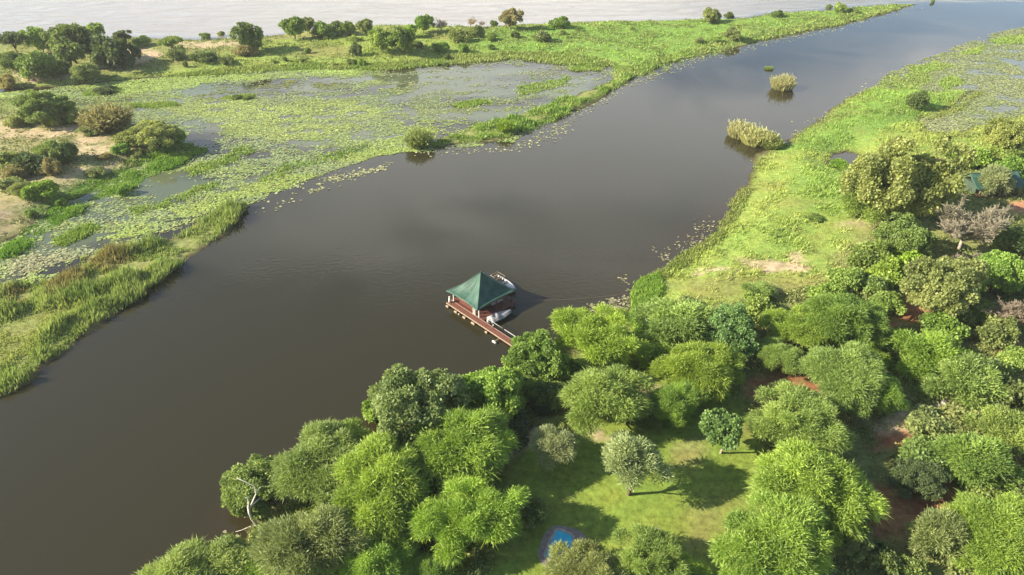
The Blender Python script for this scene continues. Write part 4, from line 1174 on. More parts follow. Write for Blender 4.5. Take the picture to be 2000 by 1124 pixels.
T([  # far bank
    ('flat', 26, 78, 62, 'deep', "dark flat-topped tree at the left frame edge of the far bank"),
    ('bush', 22, 118, 56, 'dark', "dark bush under the flat-topped tree at the left frame edge"),
    ('far', 76, 76, 56, 'soft', "light green tree between two dark flat-topped trees on the far bank"),
    ('flat', 132, 72, 92, 'dark', "biggest dark flat-topped tree of the far bank"),
    ('far', 130, 100, 66, 'grey', "grey-green tree under the biggest flat-topped one"),
    ('far', 187, 58, 36, 'soft', "pale thin tree rising behind the biggest flat-topped one"),
    ('far', 236, 74, 36, 'deep', "small dark round tree standing against the pale river"),
    ('bush', 215, 104, 92, 'deep', "large dark rounded thicket casting shadow on the sand", dict(zs=1.1)),
    ('far', 175, 88, 60, 'dark', "dark tree leaning over the rounded thicket"),
    ('bush', 75, 130, 84, 'mid', "wide mid green bush on the sandy rise near the left edge"),
    ('bush', 118, 128, 50, 'dark', "dark bush beside the wide mid green one"),
    ('far', 160, 138, 60, 'dull', "yellow-green bushy tree at the marsh edge below the rounded thicket", dict(zs=.7)),
    ('bush', 14, 160, 40, 'brown', "brownish bush at the left frame edge on the marsh shore"),
    ('flat', 332, 84, 46, 'mid', "umbrella-shaped tree alone on the sandy flat"),
    ('bush', 345, 104, 40, 'dull', "bush at the foot of the umbrella-shaped tree"),
    ('bush', 396, 110, 56, 'dark', "low dark spreading bush right of the umbrella-shaped tree", dict(zs=.6)),
    ('bush', 440, 117, 36, 'dark', "small low bush next to the spreading dark one", dict(zs=.7)),
    ('bush', 362, 128, 12, 'dark', "tiny upright bush on the marsh shore below the spreading bush", dict(zs=1.5)),
    ('bush', 400, 70, 24, 'mid', "small round bush on the river shore left of the round dark tree"),
    ('bush', 432, 66, 16, 'dull', "smallest bush of the river shore left of the round dark tree"),
    ('bush', 275, 82, 40, 'soft', "pale green bush on the river shore past the small dark round tree", dict(zs=.7)),
    ('far', 485, 70, 66, 'dark', "round dark tree standing alone on the tan flat"),
    ('bush', 480, 98, 50, 'brown', "brown dry bush below the round dark tree", dict(zs=.7)),
    ('far', 572, 50, 54, 'mid', "tall dark twin-topped tree against the pale river"),
    ('far', 602, 46, 30, 'dull', "thin tree right behind the tall twin-topped one", dict(zs=1.3)),
    ('bush', 632, 58, 52, 'mid', "long low thicket right of the tall twin-topped tree"),
    ('bush', 660, 56, 36, 'dark', "darker end of the low riverside thicket"),
    ('far', 682, 54, 30, 'mid', "small dense tree at the end of the low thicket"),
    ('far', 712, 52, 38, 'dull', "open-crowned tree left of the large bushy pair"),
    ('far', 745, 74, 58, 'soft', "left, lighter one of the large bushy pair on the far bank"),
    ('far', 786, 78, 56, 'mid', "right, darker one of the large bushy pair on the far bank"),
    ('far', 802, 56, 34, 'lime', "yellow-green tree behind the large bushy pair"),
    ('far', 826, 44, 42, 'green', "tall green tree beside the grey bare trees"),
    ('farbare', 862, 46, 44, 'bare', "grey bare tree right of the tall green one"),
    ('farbare', 918, 40, 36, 'barepink', "pinkish bare tree on the river shore"),
    ('farbare', 940, 44, 22, 'bare', "smaller bare tree just right of the pinkish one"),
    ('bush', 895, 68, 46, 'dull', "olive bush below the bare trees"),
    ('bush', 930, 62, 40, 'dull', "low olive bush between the bare trees and the round dark bush"),
    ('bush', 965, 47, 18, 'dark', "small round dark bush right of the bare trees"),
    ('far', 997, 35, 46, 'brown', "round brownish tree at the river shore"),
    ('bush', 815, 86, 26, 'dark', "dark bush attached to the right of the bushy pair"),
    ('bush', 960, 72, 24, 'mid', "mid green bush left of the isolated meadow bushes"),
    ('bush', 1006, 68, 22, 'dark', "dark bush on the meadow below the round brownish tree"),
    ('bush', 1060, 70, 40, 'dull', "spreading dull bush in the meadow, widest of its neighbours"),
    ('bush', 1096, 44, 40, 'green', "dense green bush on the river shore right of the brownish tree"),
    ('bush', 1130, 57, 14, 'mid', "little bush just below the dense green shore bush"),
    ('bush', 1100, 64, 14, 'dark', "little bush right of the spreading dull bush"),
    ('bush', 1236, 56, 9, 'mid', "tiny lone bush in the open green meadow", dict(zs=1.3)),
    ('bush', 695, 98, 26, 'dark', "dark egg-shaped bush with a shadow on the yellow meadow", dict(zs=1.4)),
    ('bush', 694, 76, 16, 'mid', "small bush right behind the egg-shaped dark one"),
    ('bush', 686, 122, 22, 'dark', "dark waterside bush below the egg-shaped one"),
    ('bush', 706, 124, 22, 'green', "green waterside bush below the egg-shaped one"),
    ('bush', 600, 98, 14, 'mid', "small upright bush on the yellow meadow", dict(zs=1.6)),
    ('bush', 635, 74, 14, 'dull', "small bush below the low riverside thicket"),
    ('bush', 557, 118, 12, 'dark', "upper tiny bush of the pair on the near edge of the meadow"),
    ('bush', 534, 121, 12, 'mid', "lower tiny bush of the pair on the near edge of the meadow"),
    ('bush', 590, 120, 10, 'dark', "tiny bush on the shore right of the pair"),
    ('bush', 655, 127, 12, 'mid', "tiny waterside bush left of the dark waterside pair"),
    ('bush', 874, 112, 14, 'dark', "upright dark bush at the lagoon's upper shore", dict(zs=1.6)),
    ('bush', 873, 127, 13, 'deep', "dark bush standing in the grey water below the upright one"),
    ('bush', 905, 95, 26, 'green', "fresh green bush near the lagoon's upper shore"),
    ('bush', 860, 92, 34, 'green', "fresh green thicket right of the bushy pair"),
    ('bush', 958, 92, 18, 'mid', "small bush near the lagoon shore under the meadow bushes"),
    ('bush', 1390, 32, 42, 'dull', "larger of two round bushes on the meadow's river shore"),
    ('bush', 1425, 30, 22, 'dark', "smaller darker of two round bushes on the river shore"),
    ('bush', 1430, 66, 38, 'dull', "rounded bush on the channel side of the meadow"),
    ('bush', 1365, 80, 20, 'dull', "low bush left of the rounded channel-side bush", dict(zs=.8)),
    ('bush', 1398, 76, 24, 'soft', "pale low bush touching the rounded channel-side bush", dict(zs=.8)),
    ('bush', 1520, 27, 26, 'mid', "round bush with a shadow toward the meadow's far end"),
    ('bush', 1641, 16, 28, 'soft', "light round bush near the tip of the far bank"),
    ('bush', 1620, 13, 14, 'mid', "little dark bush left of the light one near the tip"),
    ('bush', 1668, 20, 22, 'mid', "low bush right of the light one near the tip", dict(zs=.6)),
    ('bush', 1822, 3, 9, 'mid', "tiny bush alone in open water past the tip"),
], 'far')
T([  # left sandy bank
    ('leafy', 78, 208, 112, 'mid', "broad olive bush mass on the sand at the marsh edge", dict(zs=.75)),
    ('bush', 110, 225, 60, 'dull', "greyish bush in front of the broad olive mass"),
    ('bush', 146, 226, 50, 'soft', "light green bush between the olive mass and the brown bush"),
    ('willow', 205, 226, 96, 'brown', "wide brownish bush on the sandy bank", dict(zs=.8)),
    ('leafy', 302, 258, 104, 'gold', "rounded golden-brown bush at the point of the sandy bank", dict(zs=.75)),
    ('bush', 345, 270, 40, 'green', "green bush on the shaded side of the golden-brown one"),
    ('bush', 234, 288, 36, 'green', "small green bush below the brown bush"),
    ('bush', 250, 270, 50, 'dull', "dull bush between the brown and the golden-brown bushes"),
    ('bush', 122, 300, 62, 'dark', "dark glossy bush on the sand"),
    ('bush', 60, 318, 70, 'deep', "dark thicket left of the dark glossy bush"),
    ('bush', 15, 312, 60, 'dull', "dull bush at the frame edge beside the dark thicket"),
    ('bush', 100, 328, 46, 'brown', "dry bush below the dark glossy one"),
    ('bush', 75, 368, 64, 'green', "green bush with a shadow on the pale sand"),
    ('bush', 20, 362, 66, 'dull', "dull spreading bush at the frame edge, level with the green bush", dict(zs=.7)),
    ('bush', 61, 418, 26, 'mid', "small round bush alone on the sand"),
    ('bush', 118, 395, 22, 'green', "small upright bush at the green fringe", dict(zs=1.3)),
    ('bush', 182, 332, 46, 'dull', "flat dull bush on the sand below the small green one", dict(zs=.5)),
    ('bush', 240, 372, 32, 'green', "green bush standing in the wet fringe below the sand"),
    ('bush', 40, 232, 60, 'dull', "dull low bush in front of the broad olive mass at the frame edge", dict(zs=.8)),
    ('bush', 175, 252, 50, 'dull', "low bush at the foot of the wide brownish bush", dict(zs=.7)),
    ('thornbush', 90, 302, 56, 'mid', "twiggy bush joining the dark thicket to the dark glossy bush"),
    ('bush', 30, 335, 60, 'brown', "dry brown bush under the dark thicket", dict(zs=.7)),
    ('thornbush', 45, 372, 50, 'dull', "twiggy dull bush just left of the green bush on pale sand", dict(zs=.8)),
    ('bush', 268, 300, 36, 'dull', "low dull bush at the base of the golden-brown bush", dict(zs=.7)),
    ('bush', 205, 305, 30, 'brown', "small dry bush on the sand left of the small green one", dict(zs=.6)),
], 'left')
T([  # marsh
    ('willow', 818, 268, 56, 'dull', "olive reedy bush at the corner where lily mat meets channel"),
    ('willow', 988, 246, 30, 'yellow', "narrow yellow-green bush on the green strip by the channel", dict(zs=1.2)),
    ('reed', 1530, 160, 44, 'straw', "pale reed island alone in the channel", dict(zs=1.15)),
    ('reed', 1502, 133, 14, 'soft', "tiny reed tuft left of the pale reed island", dict(zs=.7)),
    ('reed', 1450, 252, 52, 'straw', "pale tall reed clump at the right bank's corner, waterside half"),
    ('reed', 1480, 266, 54, 'straw', "middle reed clump of the pale row at the right bank's corner"),
    ('reed', 1506, 276, 44, 'gold', "golden reed clump joining the pale row to the bank"),
    ('bush', 1790, 197, 48, 'dark', "dark round bush on the green tongue of the right marsh"),
    ('bush', 462, 190, 20, 'dark', "left one of two small dark tussocks in the lagoon", dict(zs=.6)),
    ('bush', 484, 191, 22, 'mid', "right one of two small dark tussocks in the lagoon", dict(zs=.5)),
    ('bush', 205, 176, 50, 'deep', "dark tangled raft of leaves in the lagoon near the left bank", dict(zs=.35)),
], 'marsh')

# ------------------------------------------------------------------ things people built
def canvas_material():
    m, n, l = new_mat("green_canvas")
    b = n["Principled BSDF"]; b.inputs["Roughness"].default_value = 0.62; b.inputs["Specular IOR Level"].default_value = 0.35
    t = n.new("ShaderNodeTexCoord")
    x = n.new("ShaderNodeTexNoise"); x.inputs["Scale"].default_value = 0.7; x.inputs["Detail"].default_value = 5
    l.new(t.outputs["Object"], x.inputs["Vector"])
    y = n.new("ShaderNodeTexNoise"); y.inputs["Scale"].default_value = 7; y.inputs["Detail"].default_value = 6
    l.new(t.outputs["Object"], y.inputs["Vector"])
    r = n.new("ShaderNodeValToRGB")
    r.color_ramp.elements[0].position = 0.35; r.color_ramp.elements[0].color = (0.036, 0.100, 0.068, 1)
    r.color_ramp.elements[1].position = 0.68; r.color_ramp.elements[1].color = (0.080, 0.170, 0.122, 1)
    l.new(x.outputs["Fac"], r.inputs[0])
    mx = n.new("ShaderNodeMixRGB"); mx.blend_type = 'MULTIPLY'; mx.inputs[0].default_value = 0.6
    l.new(r.outputs[0], mx.inputs[1]); l.new(y.outputs["Fac"], mx.inputs[2])
    l.new(mx.outputs[0], b.inputs["Base Color"])
    bp = n.new("ShaderNodeBump"); bp.inputs["Strength"].default_value = 0.25; bp.inputs["Distance"].default_value = 0.05
    l.new(y.outputs["Fac"], bp.inputs["Height"]); l.new(bp.outputs[0], b.inputs["Normal"])
    return m


M_CANVAS = canvas_material()
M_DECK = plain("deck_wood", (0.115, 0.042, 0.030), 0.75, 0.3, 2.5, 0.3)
M_DECK2 = plain("walkway_wood", (0.165, 0.066, 0.046), 0.75, 0.25, 2.0, 0.3)
M_EDGE = plain("pale_timber", (0.30, 0.22, 0.15), 0.8, 0.2, 4, 0.2)
M_WHITE = plain("white_paint", (0.55, 0.52, 0.46), 0.5, 0.08, 3)
M_HULL = plain("white_hull", (0.43, 0.42, 0.40), 0.4, 0.06, 2, spec=0.5)
M_TARP = plain("grey_cover", (0.27, 0.265, 0.26), 0.7, 0.12, 3, 0.2)
M_GREY = plain("weathered_metal", (0.40, 0.40, 0.38), 0.5, 0.15, 4)
M_DARK = plain("dark_plastic", (0.03, 0.03, 0.035), 0.4, 0.2, 5)
M_SEAT = plain("tan_seat", (0.32, 0.24, 0.15), 0.7, 0.2, 5)
M_STONE = plain("paving_stone", (0.22, 0.19, 0.165), 0.9, 0.25, 2.2, 0.5)
M_ROCK = plain("pale_rock", (0.34, 0.31, 0.27), 0.9, 0.25, 3, 0.6)
M_TENT = plain("tent_wall", (0.05, 0.075, 0.05), 0.9, 0.2, 2)


def pool_water_material():
    m, n, l = new_mat("pool_water")
    b = n["Principled BSDF"]; b.inputs["Base Color"].default_value = (0.02, 0.30, 0.46, 1); b.inputs["Roughness"].default_value = 0.06
    b.inputs["IOR"].default_value = 1.33
    t = n.new("ShaderNodeTexCoord"); x = n.new("ShaderNodeTexNoise"); x.inputs["Scale"].default_value = 1.2; x.inputs["Detail"].default_value = 4
    l.new(t.outputs["Object"], x.inputs["Vector"])
    r = n.new("ShaderNodeValToRGB"); r.color_ramp.elements[0].color = (0.02, 0.34, 0.55, 1); r.color_ramp.elements[1].color = (0.07, 0.52, 0.66, 1)
    l.new(x.outputs["Fac"], r.inputs[0]); l.new(r.outputs[0], b.inputs["Base Color"])
    bp = n.new("ShaderNodeBump"); bp.inputs["Strength"].default_value = 0.2; bp.inputs["Distance"].default_value = 0.03
    l.new(x.outputs["Fac"], bp.inputs["Height"]); l.new(bp.outputs[0], b.inputs["Normal"])
    return m


# --- floating boathouse: local x runs along the walkway towards the shore, local y across it
BH = Vector((-5.05, 98.2, 0)); BROT = math.radians(-47)


def at_boathouse(x, y, z=0.0):
    c, s = math.cos(BROT), math.sin(BROT)
    return Vector((BH.x + x * c - y * s, BH.y + x * s + y * c, z))


house = link("boathouse", None, loc=BH, label="floating boathouse under a peaked green canvas roof in the channel", cat="boathouse")
house.rotation_euler = (0, 0, BROT)
HX, HY = 3.9, 4.2
mb = MB()
x = -3.85
while x < 4.1:
    mb.box((x + 0.11, 0.28, 0.47 + rng.uniform(-.006, .006)), (0.205, 7.2, 0.06), bev=0.01); x += 0.22
mb.build("decking", M_DECK, house)
mb = MB()
for y in (-3.25, 0.3, 3.8):
    mb.box((0.1, y, 0.34), (8.0, 0.14, 0.18))
for x_ in (-3.8, 4.05):
    mb.box((x_, 0.28, 0.345), (0.10, 7.24, 0.17))
mb.build("deck_frame", M_EDGE, house)
for y in (-2.6, 0.3, 3.2):
    MB().tube([(-3.7, y, 0.06), (4.0, y, 0.06)], 0.24, 10).build("pontoon", M_GREY, house, True)
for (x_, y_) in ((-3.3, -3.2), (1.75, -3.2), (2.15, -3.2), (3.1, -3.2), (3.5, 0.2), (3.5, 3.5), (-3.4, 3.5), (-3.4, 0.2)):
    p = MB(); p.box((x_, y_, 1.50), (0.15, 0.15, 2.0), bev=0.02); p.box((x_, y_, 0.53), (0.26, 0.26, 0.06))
    p.build("post", M_WHITE if y_ < -3 else M_DECK, house)  # posts past the left row are coloured dark for the shade under the roof
mb = MB()
for x0 in np.arange(-2.9, 1.6, 0.30):
    mb.box((x0 + 0.14, -2.75, 1.42), (0.285, 0.05, 1.84))
for y0 in np.arange(-2.6, 3.2, 0.30):
    mb.box((-3.2, y0 + 0.14, 1.42), (0.05, 0.285, 1.84))
mb.build("wall_panel", M_DECK, house)
mb = MB()
for a, b in (((-HX + .3, -HY + .4), (HX - .3, -HY + .4)), ((HX - .3, -HY + .4), (HX - .3, HY - .4)), ((HX - .3, HY - .4), (-HX + .3, HY - .4)), ((-HX + .3, HY - .4), (-HX + .3, -HY + .4))):
    mb.tube([(*a, 2.42), (*b, 2.42)], 0.06, 6)
for sx in (-1, 1):
    for sy in (-1, 1):
        mb.tube([(sx * (HX - .3), sy * (HY - .4), 2.42), (0, 0, 5.5)], 0.05, 6)
mb.build("roof_frame", M_EDGE, house)

# the canvas: taut at the hips, slack and creased between, edges hollowed between the corners
NS, NT = 28, 22
V, F = [], []
ra = np.random.default_rng(3)
for i in range(4 * NS):
    side, q = divmod(i, NS); q = q / NS
    cs = [(-1, -1), (1, -1), (1, 1), (-1, 1)]
    a, b = cs[side], cs[(side + 1) % 4]
    ex, ey = (a[0] + (b[0] - a[0]) * q) * HX, (a[1] + (b[1] - a[1]) * q) * HY
    mid = math.sin(math.pi * q)
    hollow = 1 - 0.065 * mid
    crease = 0.5 * math.sin(q * 34 + side * 2) + 0.5 * math.sin(q * 19 + 1 + side)
    for j in range(NT + 1):
        t = j / NT
        rad = t * (1 + (hollow - 1) * t)
        zz = 2.62 + 3.60 * (1 - t) ** 1.36 + 0.10 * mid * t
        zz -= (0.66 if side == 1 else 0.46) * mid * math.sin(math.pi * t ** 0.72)
        zz += 0.055 * crease * math.sin(math.pi * t) * (1 - t) * 1.8 * (0.3 + mid)
        if side == 1:                                        # a deeper fold beside the front hip
            zz -= 0.22 * math.exp(-((q - 0.10) / 0.05) ** 2) * math.sin(math.pi * t) ** 2
            zz -= 0.30 * math.exp(-((q - 0.60) / 0.16) ** 2) * math.sin(math.pi * min(1, t * 1.15)) ** 2
        V.append((ex * rad, ey * rad, zz))
    V.append((ex * hollow * 1.004, ey * hollow * 1.004, V[-1][2] - 0.16))      # hem
W_ = NT + 2
for i in range(4 * NS):
    k = (i + 1) % (4 * NS)
    for j in range(W_ - 1):
        F.append((i * W_ + j, i * W_ + j + 1, k * W_ + j + 1, k * W_ + j))
me = bpy.data.meshes.new("roof"); me.from_pydata(V, [], F); me.materials.append(M_CANVAS); me.update()
me.polygons.foreach_set("use_smooth", [True] * len(F))
roof = link("roof", me, house)
so = roof.modifiers.new("thick", 'SOLIDIFY'); so.thickness = 0.02
for side, (sx, sy) in enumerate(((-1, -1), (1, -1), (1, 1), (-1, 1))):
    pts = [Vector(V[side * NS * W_ + j]) + Vector((0, 0, 0.03)) for j in range(0, NT + 1, 2)]
    MB().tube(pts, 0.045, 5).build("seam", M_CANVAS, roof, True)
for side in range(4):                                    # sewn panel joints on each slope
    for q in (7, 14, 21):
        pts = [Vector(V[(side * NS + q) * W_ + j]) + Vector((0, 0, 0.012)) for j in range(3, NT + 1)]
        MB().tube(pts, 0.02, 4).build("seam", M_CANVAS, roof, True)
MB().tube([(0, 0, 6.05), (0, 0, 6.28), (0, 0, 6.40)], [0.10, 0.09, 0.02], 8).build("finial", M_CANVAS, roof, True)

# --- walkway and gangway to the shore
walk = link("gangway", None, loc=BH, label="red-brown timber gangway running from the boathouse to the near shore", cat="gangway")
walk.rotation_euler = (0, 0, BROT)
mb = MB(); x = -3.7
while x < 16.2:
    mb.box((x + 0.115, -3.93, 0.455 + rng.uniform(-.006, .006)), (0.215, 1.0, 0.05), bev=0.01); x += 0.23
mb.build("decking", M_DECK2, walk)
mb = MB()
for y in (-4.47, -3.40):
    mb.box((6.25, y, 0.42), (19.9, 0.07, 0.20))
mb.build("stringer", M_EDGE, walk)
for x_, L_ in ((-3.1, 0.75), (-0.95, 0.8), (-0.1, 0.35), (1.2, 0.8), (3.4, 1.0), (6.6, 0.6), (12.6, 0.6)):
    MB().box((x_, -4.72, 0.14), (L_ * 0.8, 0.28, 0.30), bev=0.06).build("float", M_EDGE, walk)
for x_ in (6.0, 10.0, 14.0):
    MB().tube([(x_ - .6, -3.93, 0.10), (x_ + .6, -3.93, 0.10)], 0.24, 8).build("pontoon", M_DARK, walk, True)
hr = MB().tube([(5.4, -3.36, 1.42), (8.9, -3.36, 1.42)], 0.045, 6).tube([(9.3, -3.36, 1.42), (14.5, -3.36, 1.42)], 0.045, 6)
hr.build("handrail", M_GREY, walk, True)
for x_ in (5.6, 7.2, 8.8, 9.5, 11.1, 12.7, 14.3):
    MB().tube([(x_, -3.36, 0.3), (x_, -3.36, 1.42)], 0.035, 6).build("rail_post", M_DARK, walk)
for x_ in (6.9, 12.0):
    lp = MB().tube([(x_, -3.52, 0.45), (x_, -3.52, 1.0)], 0.04, 6).build("lamp_post", M_DARK, walk)
    MB().tube([(x_, -3.52, 0.98), (x_, -3.52, 1.10), (x_, -3.52, 1.16)], [0.12, 0.13, 0.05], 8).build("lamp_shade", M_WHITE, lp, True)
arm = MB().box((9.35, -4.95, 0.30), (0.10, 1.0, 0.08)).build("outrigger", M_EDGE, walk)
MB().tube([(8.95, -5.5, 0.12), (9.75, -5.5, 0.12)], 0.17, 10).build("float", M_WHITE, arm, True)

# white rounded post at the outer end
q = at_boathouse(-3.35, -4.0)
po = link("mooring_post", None, loc=(q.x, q.y, 0.48), label="white rounded post at the outer end of the boathouse walkway", cat="post")
MB().tube([(0, 0, 0), (0, 0, 0.5), (0, 0, 0.95)], [0.24, 0.22, 0.15], 10).build("body", M_WHITE, po, True)
MB().tube([(0, 0, 0.94), (0, 0, 1.10), (0, 0, 1.2)], [0.17, 0.17, 0.07], 10).build("cap", M_WHITE, po, True)

# --- furniture in the shade of the roof
q = at_boathouse(2.4, 1.3)
be = link("bench", None, loc=(q.x, q.y, 0.50), label="long grey bench in the shade under the green roof", cat="bench")
be.rotation_euler = (0, 0, BROT)
MB().box((0, 0, 0.45), (0.5, 2.4, 0.06), bev=0.02).build("seat", M_GREY, be)
MB().box((-0.27, 0, 0.75), (0.05, 2.4, 0.40)).build("backrest", M_GREY, be)
for y_ in (-1.0, 1.0):
    MB().box((0, y_, 0.21), (0.42, 0.08, 0.42)).build("leg", M_DARK, be)
q = at_boathouse(-0.6, 0.4)
tb = link("table", None, loc=(q.x, q.y, 0.50), label="wooden table in the middle of the boathouse deck", cat="table")
tb.rotation_euler = (0, 0, BROT)
MB().box((0, 0, 0.74), (1.8, 0.9, 0.06), bev=0.02).build("table_top", M_DECK, tb)
for sx in (-.75, .75):
    for sy in (-.35, .35):
        MB().box((sx, sy, 0.355), (0.08, 0.08, 0.71)).build("leg", M_DECK, tb)


def hull_loft(L, B, D, n=14, m=9, bow=2.2, flare=0.25, z0=-0.15):
    """boat hull: stations from transom (x = 0) to bow (x = L), open at the top"""
    V, F = [], []
    for i in range(n + 1):
        t = i / n
        w = B / 2 * (1 - max(0, (t - 0.35) / 0.65) ** bow)
        w = max(w, 0.02)
        keel = z0 + 0.28 * max(0, (t - 0.6) / 0.4) ** 2
        top = z0 + D + 0.16 * t * t
        for j in range(m):
            s = -1 + 2 * j / (m - 1)
            a = abs(s)
            V.append((t * L, math.copysign(w * min(1, a ** 0.55 * (1 - flare * (1 - a))), s) if a > 0 else 0, keel + (top - keel) * a ** 2.2))
    for i in range(n):
        for j in range(m - 1):
            F.append((i * m + j, (i + 1) * m + j, (i + 1) * m + j + 1, i * m + j + 1))
    F.append(tuple(range(m)))
    return V, F


def raw(V, F, name, mat, parent, smooth=True, solid=0.0):
    o = MB().add(V, F).build(name, mat, parent, smooth)
    if solid:
        md = o.modifiers.new("thick", 'SOLIDIFY'); md.thickness = solid
    return o


# covered boat at the front of the deck, stern to the walkway
q = at_boathouse(5.05, -2.6)
b1 = link("covered_boat", None, loc=(q.x, q.y, 0.10), label="white boat under a pale cover moored beside the front of the boathouse", cat="boat")
b1.rotation_euler = (0, 0, BROT + math.radians(84))
L, B = 4.2, 1.75
Vh, Fh = hull_loft(L, B, 0.75)
raw(Vh, Fh, "hull", M_HULL, b1, True, 0.03)
Vc, Fc, n, m = [], [], 16, 9
for i in range(n + 1):
    t = i / n
    w = max(B / 2 * (1 - max(0, (t - 0.35) / 0.65) ** 2.2), 0.02) * 1.03
    top = -0.15 + 0.75 + 0.16 * t * t + 0.02
    ridge = 0.10 + 0.50 * math.exp(-((t - 0.30) / 0.09) ** 2) + 0.34 * math.exp(-((t - 0.07) / 0.07) ** 2) + 0.14 * math.sin(math.pi * t)
    for j in range(m):
        s = -1 + 2 * j / (m - 1)
        Vc.append((t * L * 1.005 - 0.02, w * s, top + ridge * (1 - abs(s) ** 1.7) - (0.10 if abs(s) == 1 else 0)))
for i in range(n):
    for j in range(m - 1):
        Fc.append((i * m + j, (i + 1) * m + j, (i + 1) * m + j + 1, i * m + j + 1))
Fc.append(tuple(range(m)))
cv = raw(Vc, Fc, "cover", M_TARP, b1, True)
cv["label"] = "pale grey canvas boat cover with a hump over the windscreen"
mo = MB().box((-0.28, 0, 0.55), (0.42, 0.40, 0.5), bev=0.08).build("outboard_motor", M_HULL, b1)
MB().box((-0.30, 0, 0.05), (0.14, 0.10, 0.7)).build("motor_leg", M_DARK, mo)
raw([(1.55, -0.55, 0.80), (1.55, 0.55, 0.80), (1.32, 0.48, 1.22), (1.32, -0.48, 1.22)], [(0, 1, 2, 3)], "windscreen", M_GREY, b1, False, 0.02)

# open boat moored behind the roof
q = at_boathouse(1.5, 6.35)
b2 = link("open_boat", None, loc=(q.x, q.y, 0.05), label="open white motor boat moored along the far side of the boathouse", cat="boat")
b2.rotation_euler = (0, 0, BROT + math.pi)
b2.location = (*at_boathouse(-4.2, 6.35)[:2], 0.05)
b2.rotation_euler = (0, 0, BROT)
L, B = 5.6, 1.9
Vh, Fh = hull_loft(L, B, 0.85)
raw(Vh, Fh, "hull", M_HULL, b2, True, 0.05)
Vd, Fd = [], []
for i in range(11):
    t = i / 10 * 0.93
    w = max(B / 2 * (1 - max(0, (t - 0.35) / 0.65) ** 2.2), 0.02) * 0.80
    Vd += [(t * L + 0.05, -w, 0.22), (t * L + 0.05, w, 0.22)]
for i in range(10):
    Fd.append((2 * i, 2 * i + 2, 2 * i + 3, 2 * i + 1))
raw(Vd, Fd, "floor", M_SEAT, b2, False)
Vf, Ff = [], []
for i in range(8):
    t = 0.62 + 0.37 * i / 7
    w = max(B / 2 * (1 - max(0, (t - 0.35) / 0.65) ** 2.2), 0.02) * 0.97
    z_ = -0.15 + 0.85 + 0.16 * t * t + 0.012
    Vf += [(t * L, -w, z_), (t * L, 0, z_ + 0.07), (t * L, w, z_)]
for i in range(7):
    Ff += [(3 * i, 3 * i + 3, 3 * i + 4, 3 * i + 1), (3 * i + 1, 3 * i + 4, 3 * i + 5, 3 * i + 2)]
raw(Vf, Ff, "foredeck", M_HULL, b2, True)
for x_ in (0.6, 1.7):
    s_ = MB().box((x_, 0, 0.42), (0.42, 1.35, 0.36), bev=0.05).build("seat", M_SEAT, b2)
    MB().box((x_ - 0.20, 0, 0.78), (0.08, 1.35, 0.38), bev=0.02).build("backrest", M_SEAT, s_)
cs_ = MB().box((2.75, 0, 0.55), (0.45, 0.8, 0.62), bev=0.06).build("console", M_HULL, b2)
MB().tube([(2.50, 0, 0.92), (2.42, 0, 0.98)], [0.17, 0.17], 12).build("steering_wheel", M_DARK, cs_)
fr = MB()
for y_ in (-0.85, 0.85):
    fr.tube([(0.15, y_, 0.65), (0.15, y_, 1.35), (2.1, y_, 1.35), (2.1, y_, 0.7)], 0.03, 6)
fr.tube([(0.15, -0.85, 1.35), (0.15, 0.85, 1.35)], 0.03, 6); fr.tube([(2.1, -0.85, 1.35), (2.1, 0.85, 1.35)], 0.03, 6)
fr.build("rail_frame", M_EDGE, b2)
mo = MB().box((-0.30, 0, 0.62), (0.42, 0.40, 0.5), bev=0.08).build("outboard_motor", M_DARK, b2)
MB().box((-0.32, 0, 0.05), (0.14, 0.10, 0.75)).build("motor_leg", M_DARK, mo)

# mooring line to the right bank
a = at_boathouse(3.9, 3.9, 0.9); gx_, gy_ = G(1248, 574)
e = Vector((gx_, gy_, zat(gx_, gy_) + 0.15))
pts = [a.lerp(e, t) - Vector((0, 0, 0.6 * math.sin(math.pi * t) * (1 if t > 0 else 0))) for t in [i / 14 for i in range(15)]]
pts = [Vector((p.x, p.y, max(p.z, 0.06))) for p in pts]
MB().tube(pts, 0.010, 4).build("mooring_rope", M_EDGE, None, True, label="thin slack mooring rope from the boathouse to the right bank", cat="rope")

# --- plunge pool
pcx, pcy = G(1092, 1052, 1.6)
pool = link("plunge_pool", None, loc=(pcx, pcy, 1.55), label="small blue plunge pool with stone surround on the lawn", cat="pool")


def rounded(pts, r, n=5):
    out = []
    k = len(pts)
    for i in range(k):
        p0, p1, p2 = Vector(pts[i - 1]), Vector(pts[i]), Vector(pts[(i + 1) % k])
        a, b = p1 + (p0 - p1).normalized() * r, p1 + (p2 - p1).normalized() * r
        for j in range(n + 1):
            t = j / n
            out.append((a * (1 - t) ** 2 + p1 * 2 * t * (1 - t) + b * t * t))
    return [(q.x, q.y) for q in out]


def loc_px(px, py):
    x_, y_ = G(px, py, 1.6)
    return (x_ - pcx, y_ - pcy)


basin = rounded([loc_px(1064, 1086), loc_px(1088, 1034), loc_px(1120, 1048), loc_px(1102, 1104)], 0.45)
area = rounded([loc_px(1048, 1085), loc_px(1062, 1042), loc_px(1084, 1024), loc_px(1130, 1034), loc_px(1150, 1052), loc_px(1130, 1110), loc_px(1065, 1112)], 0.7)


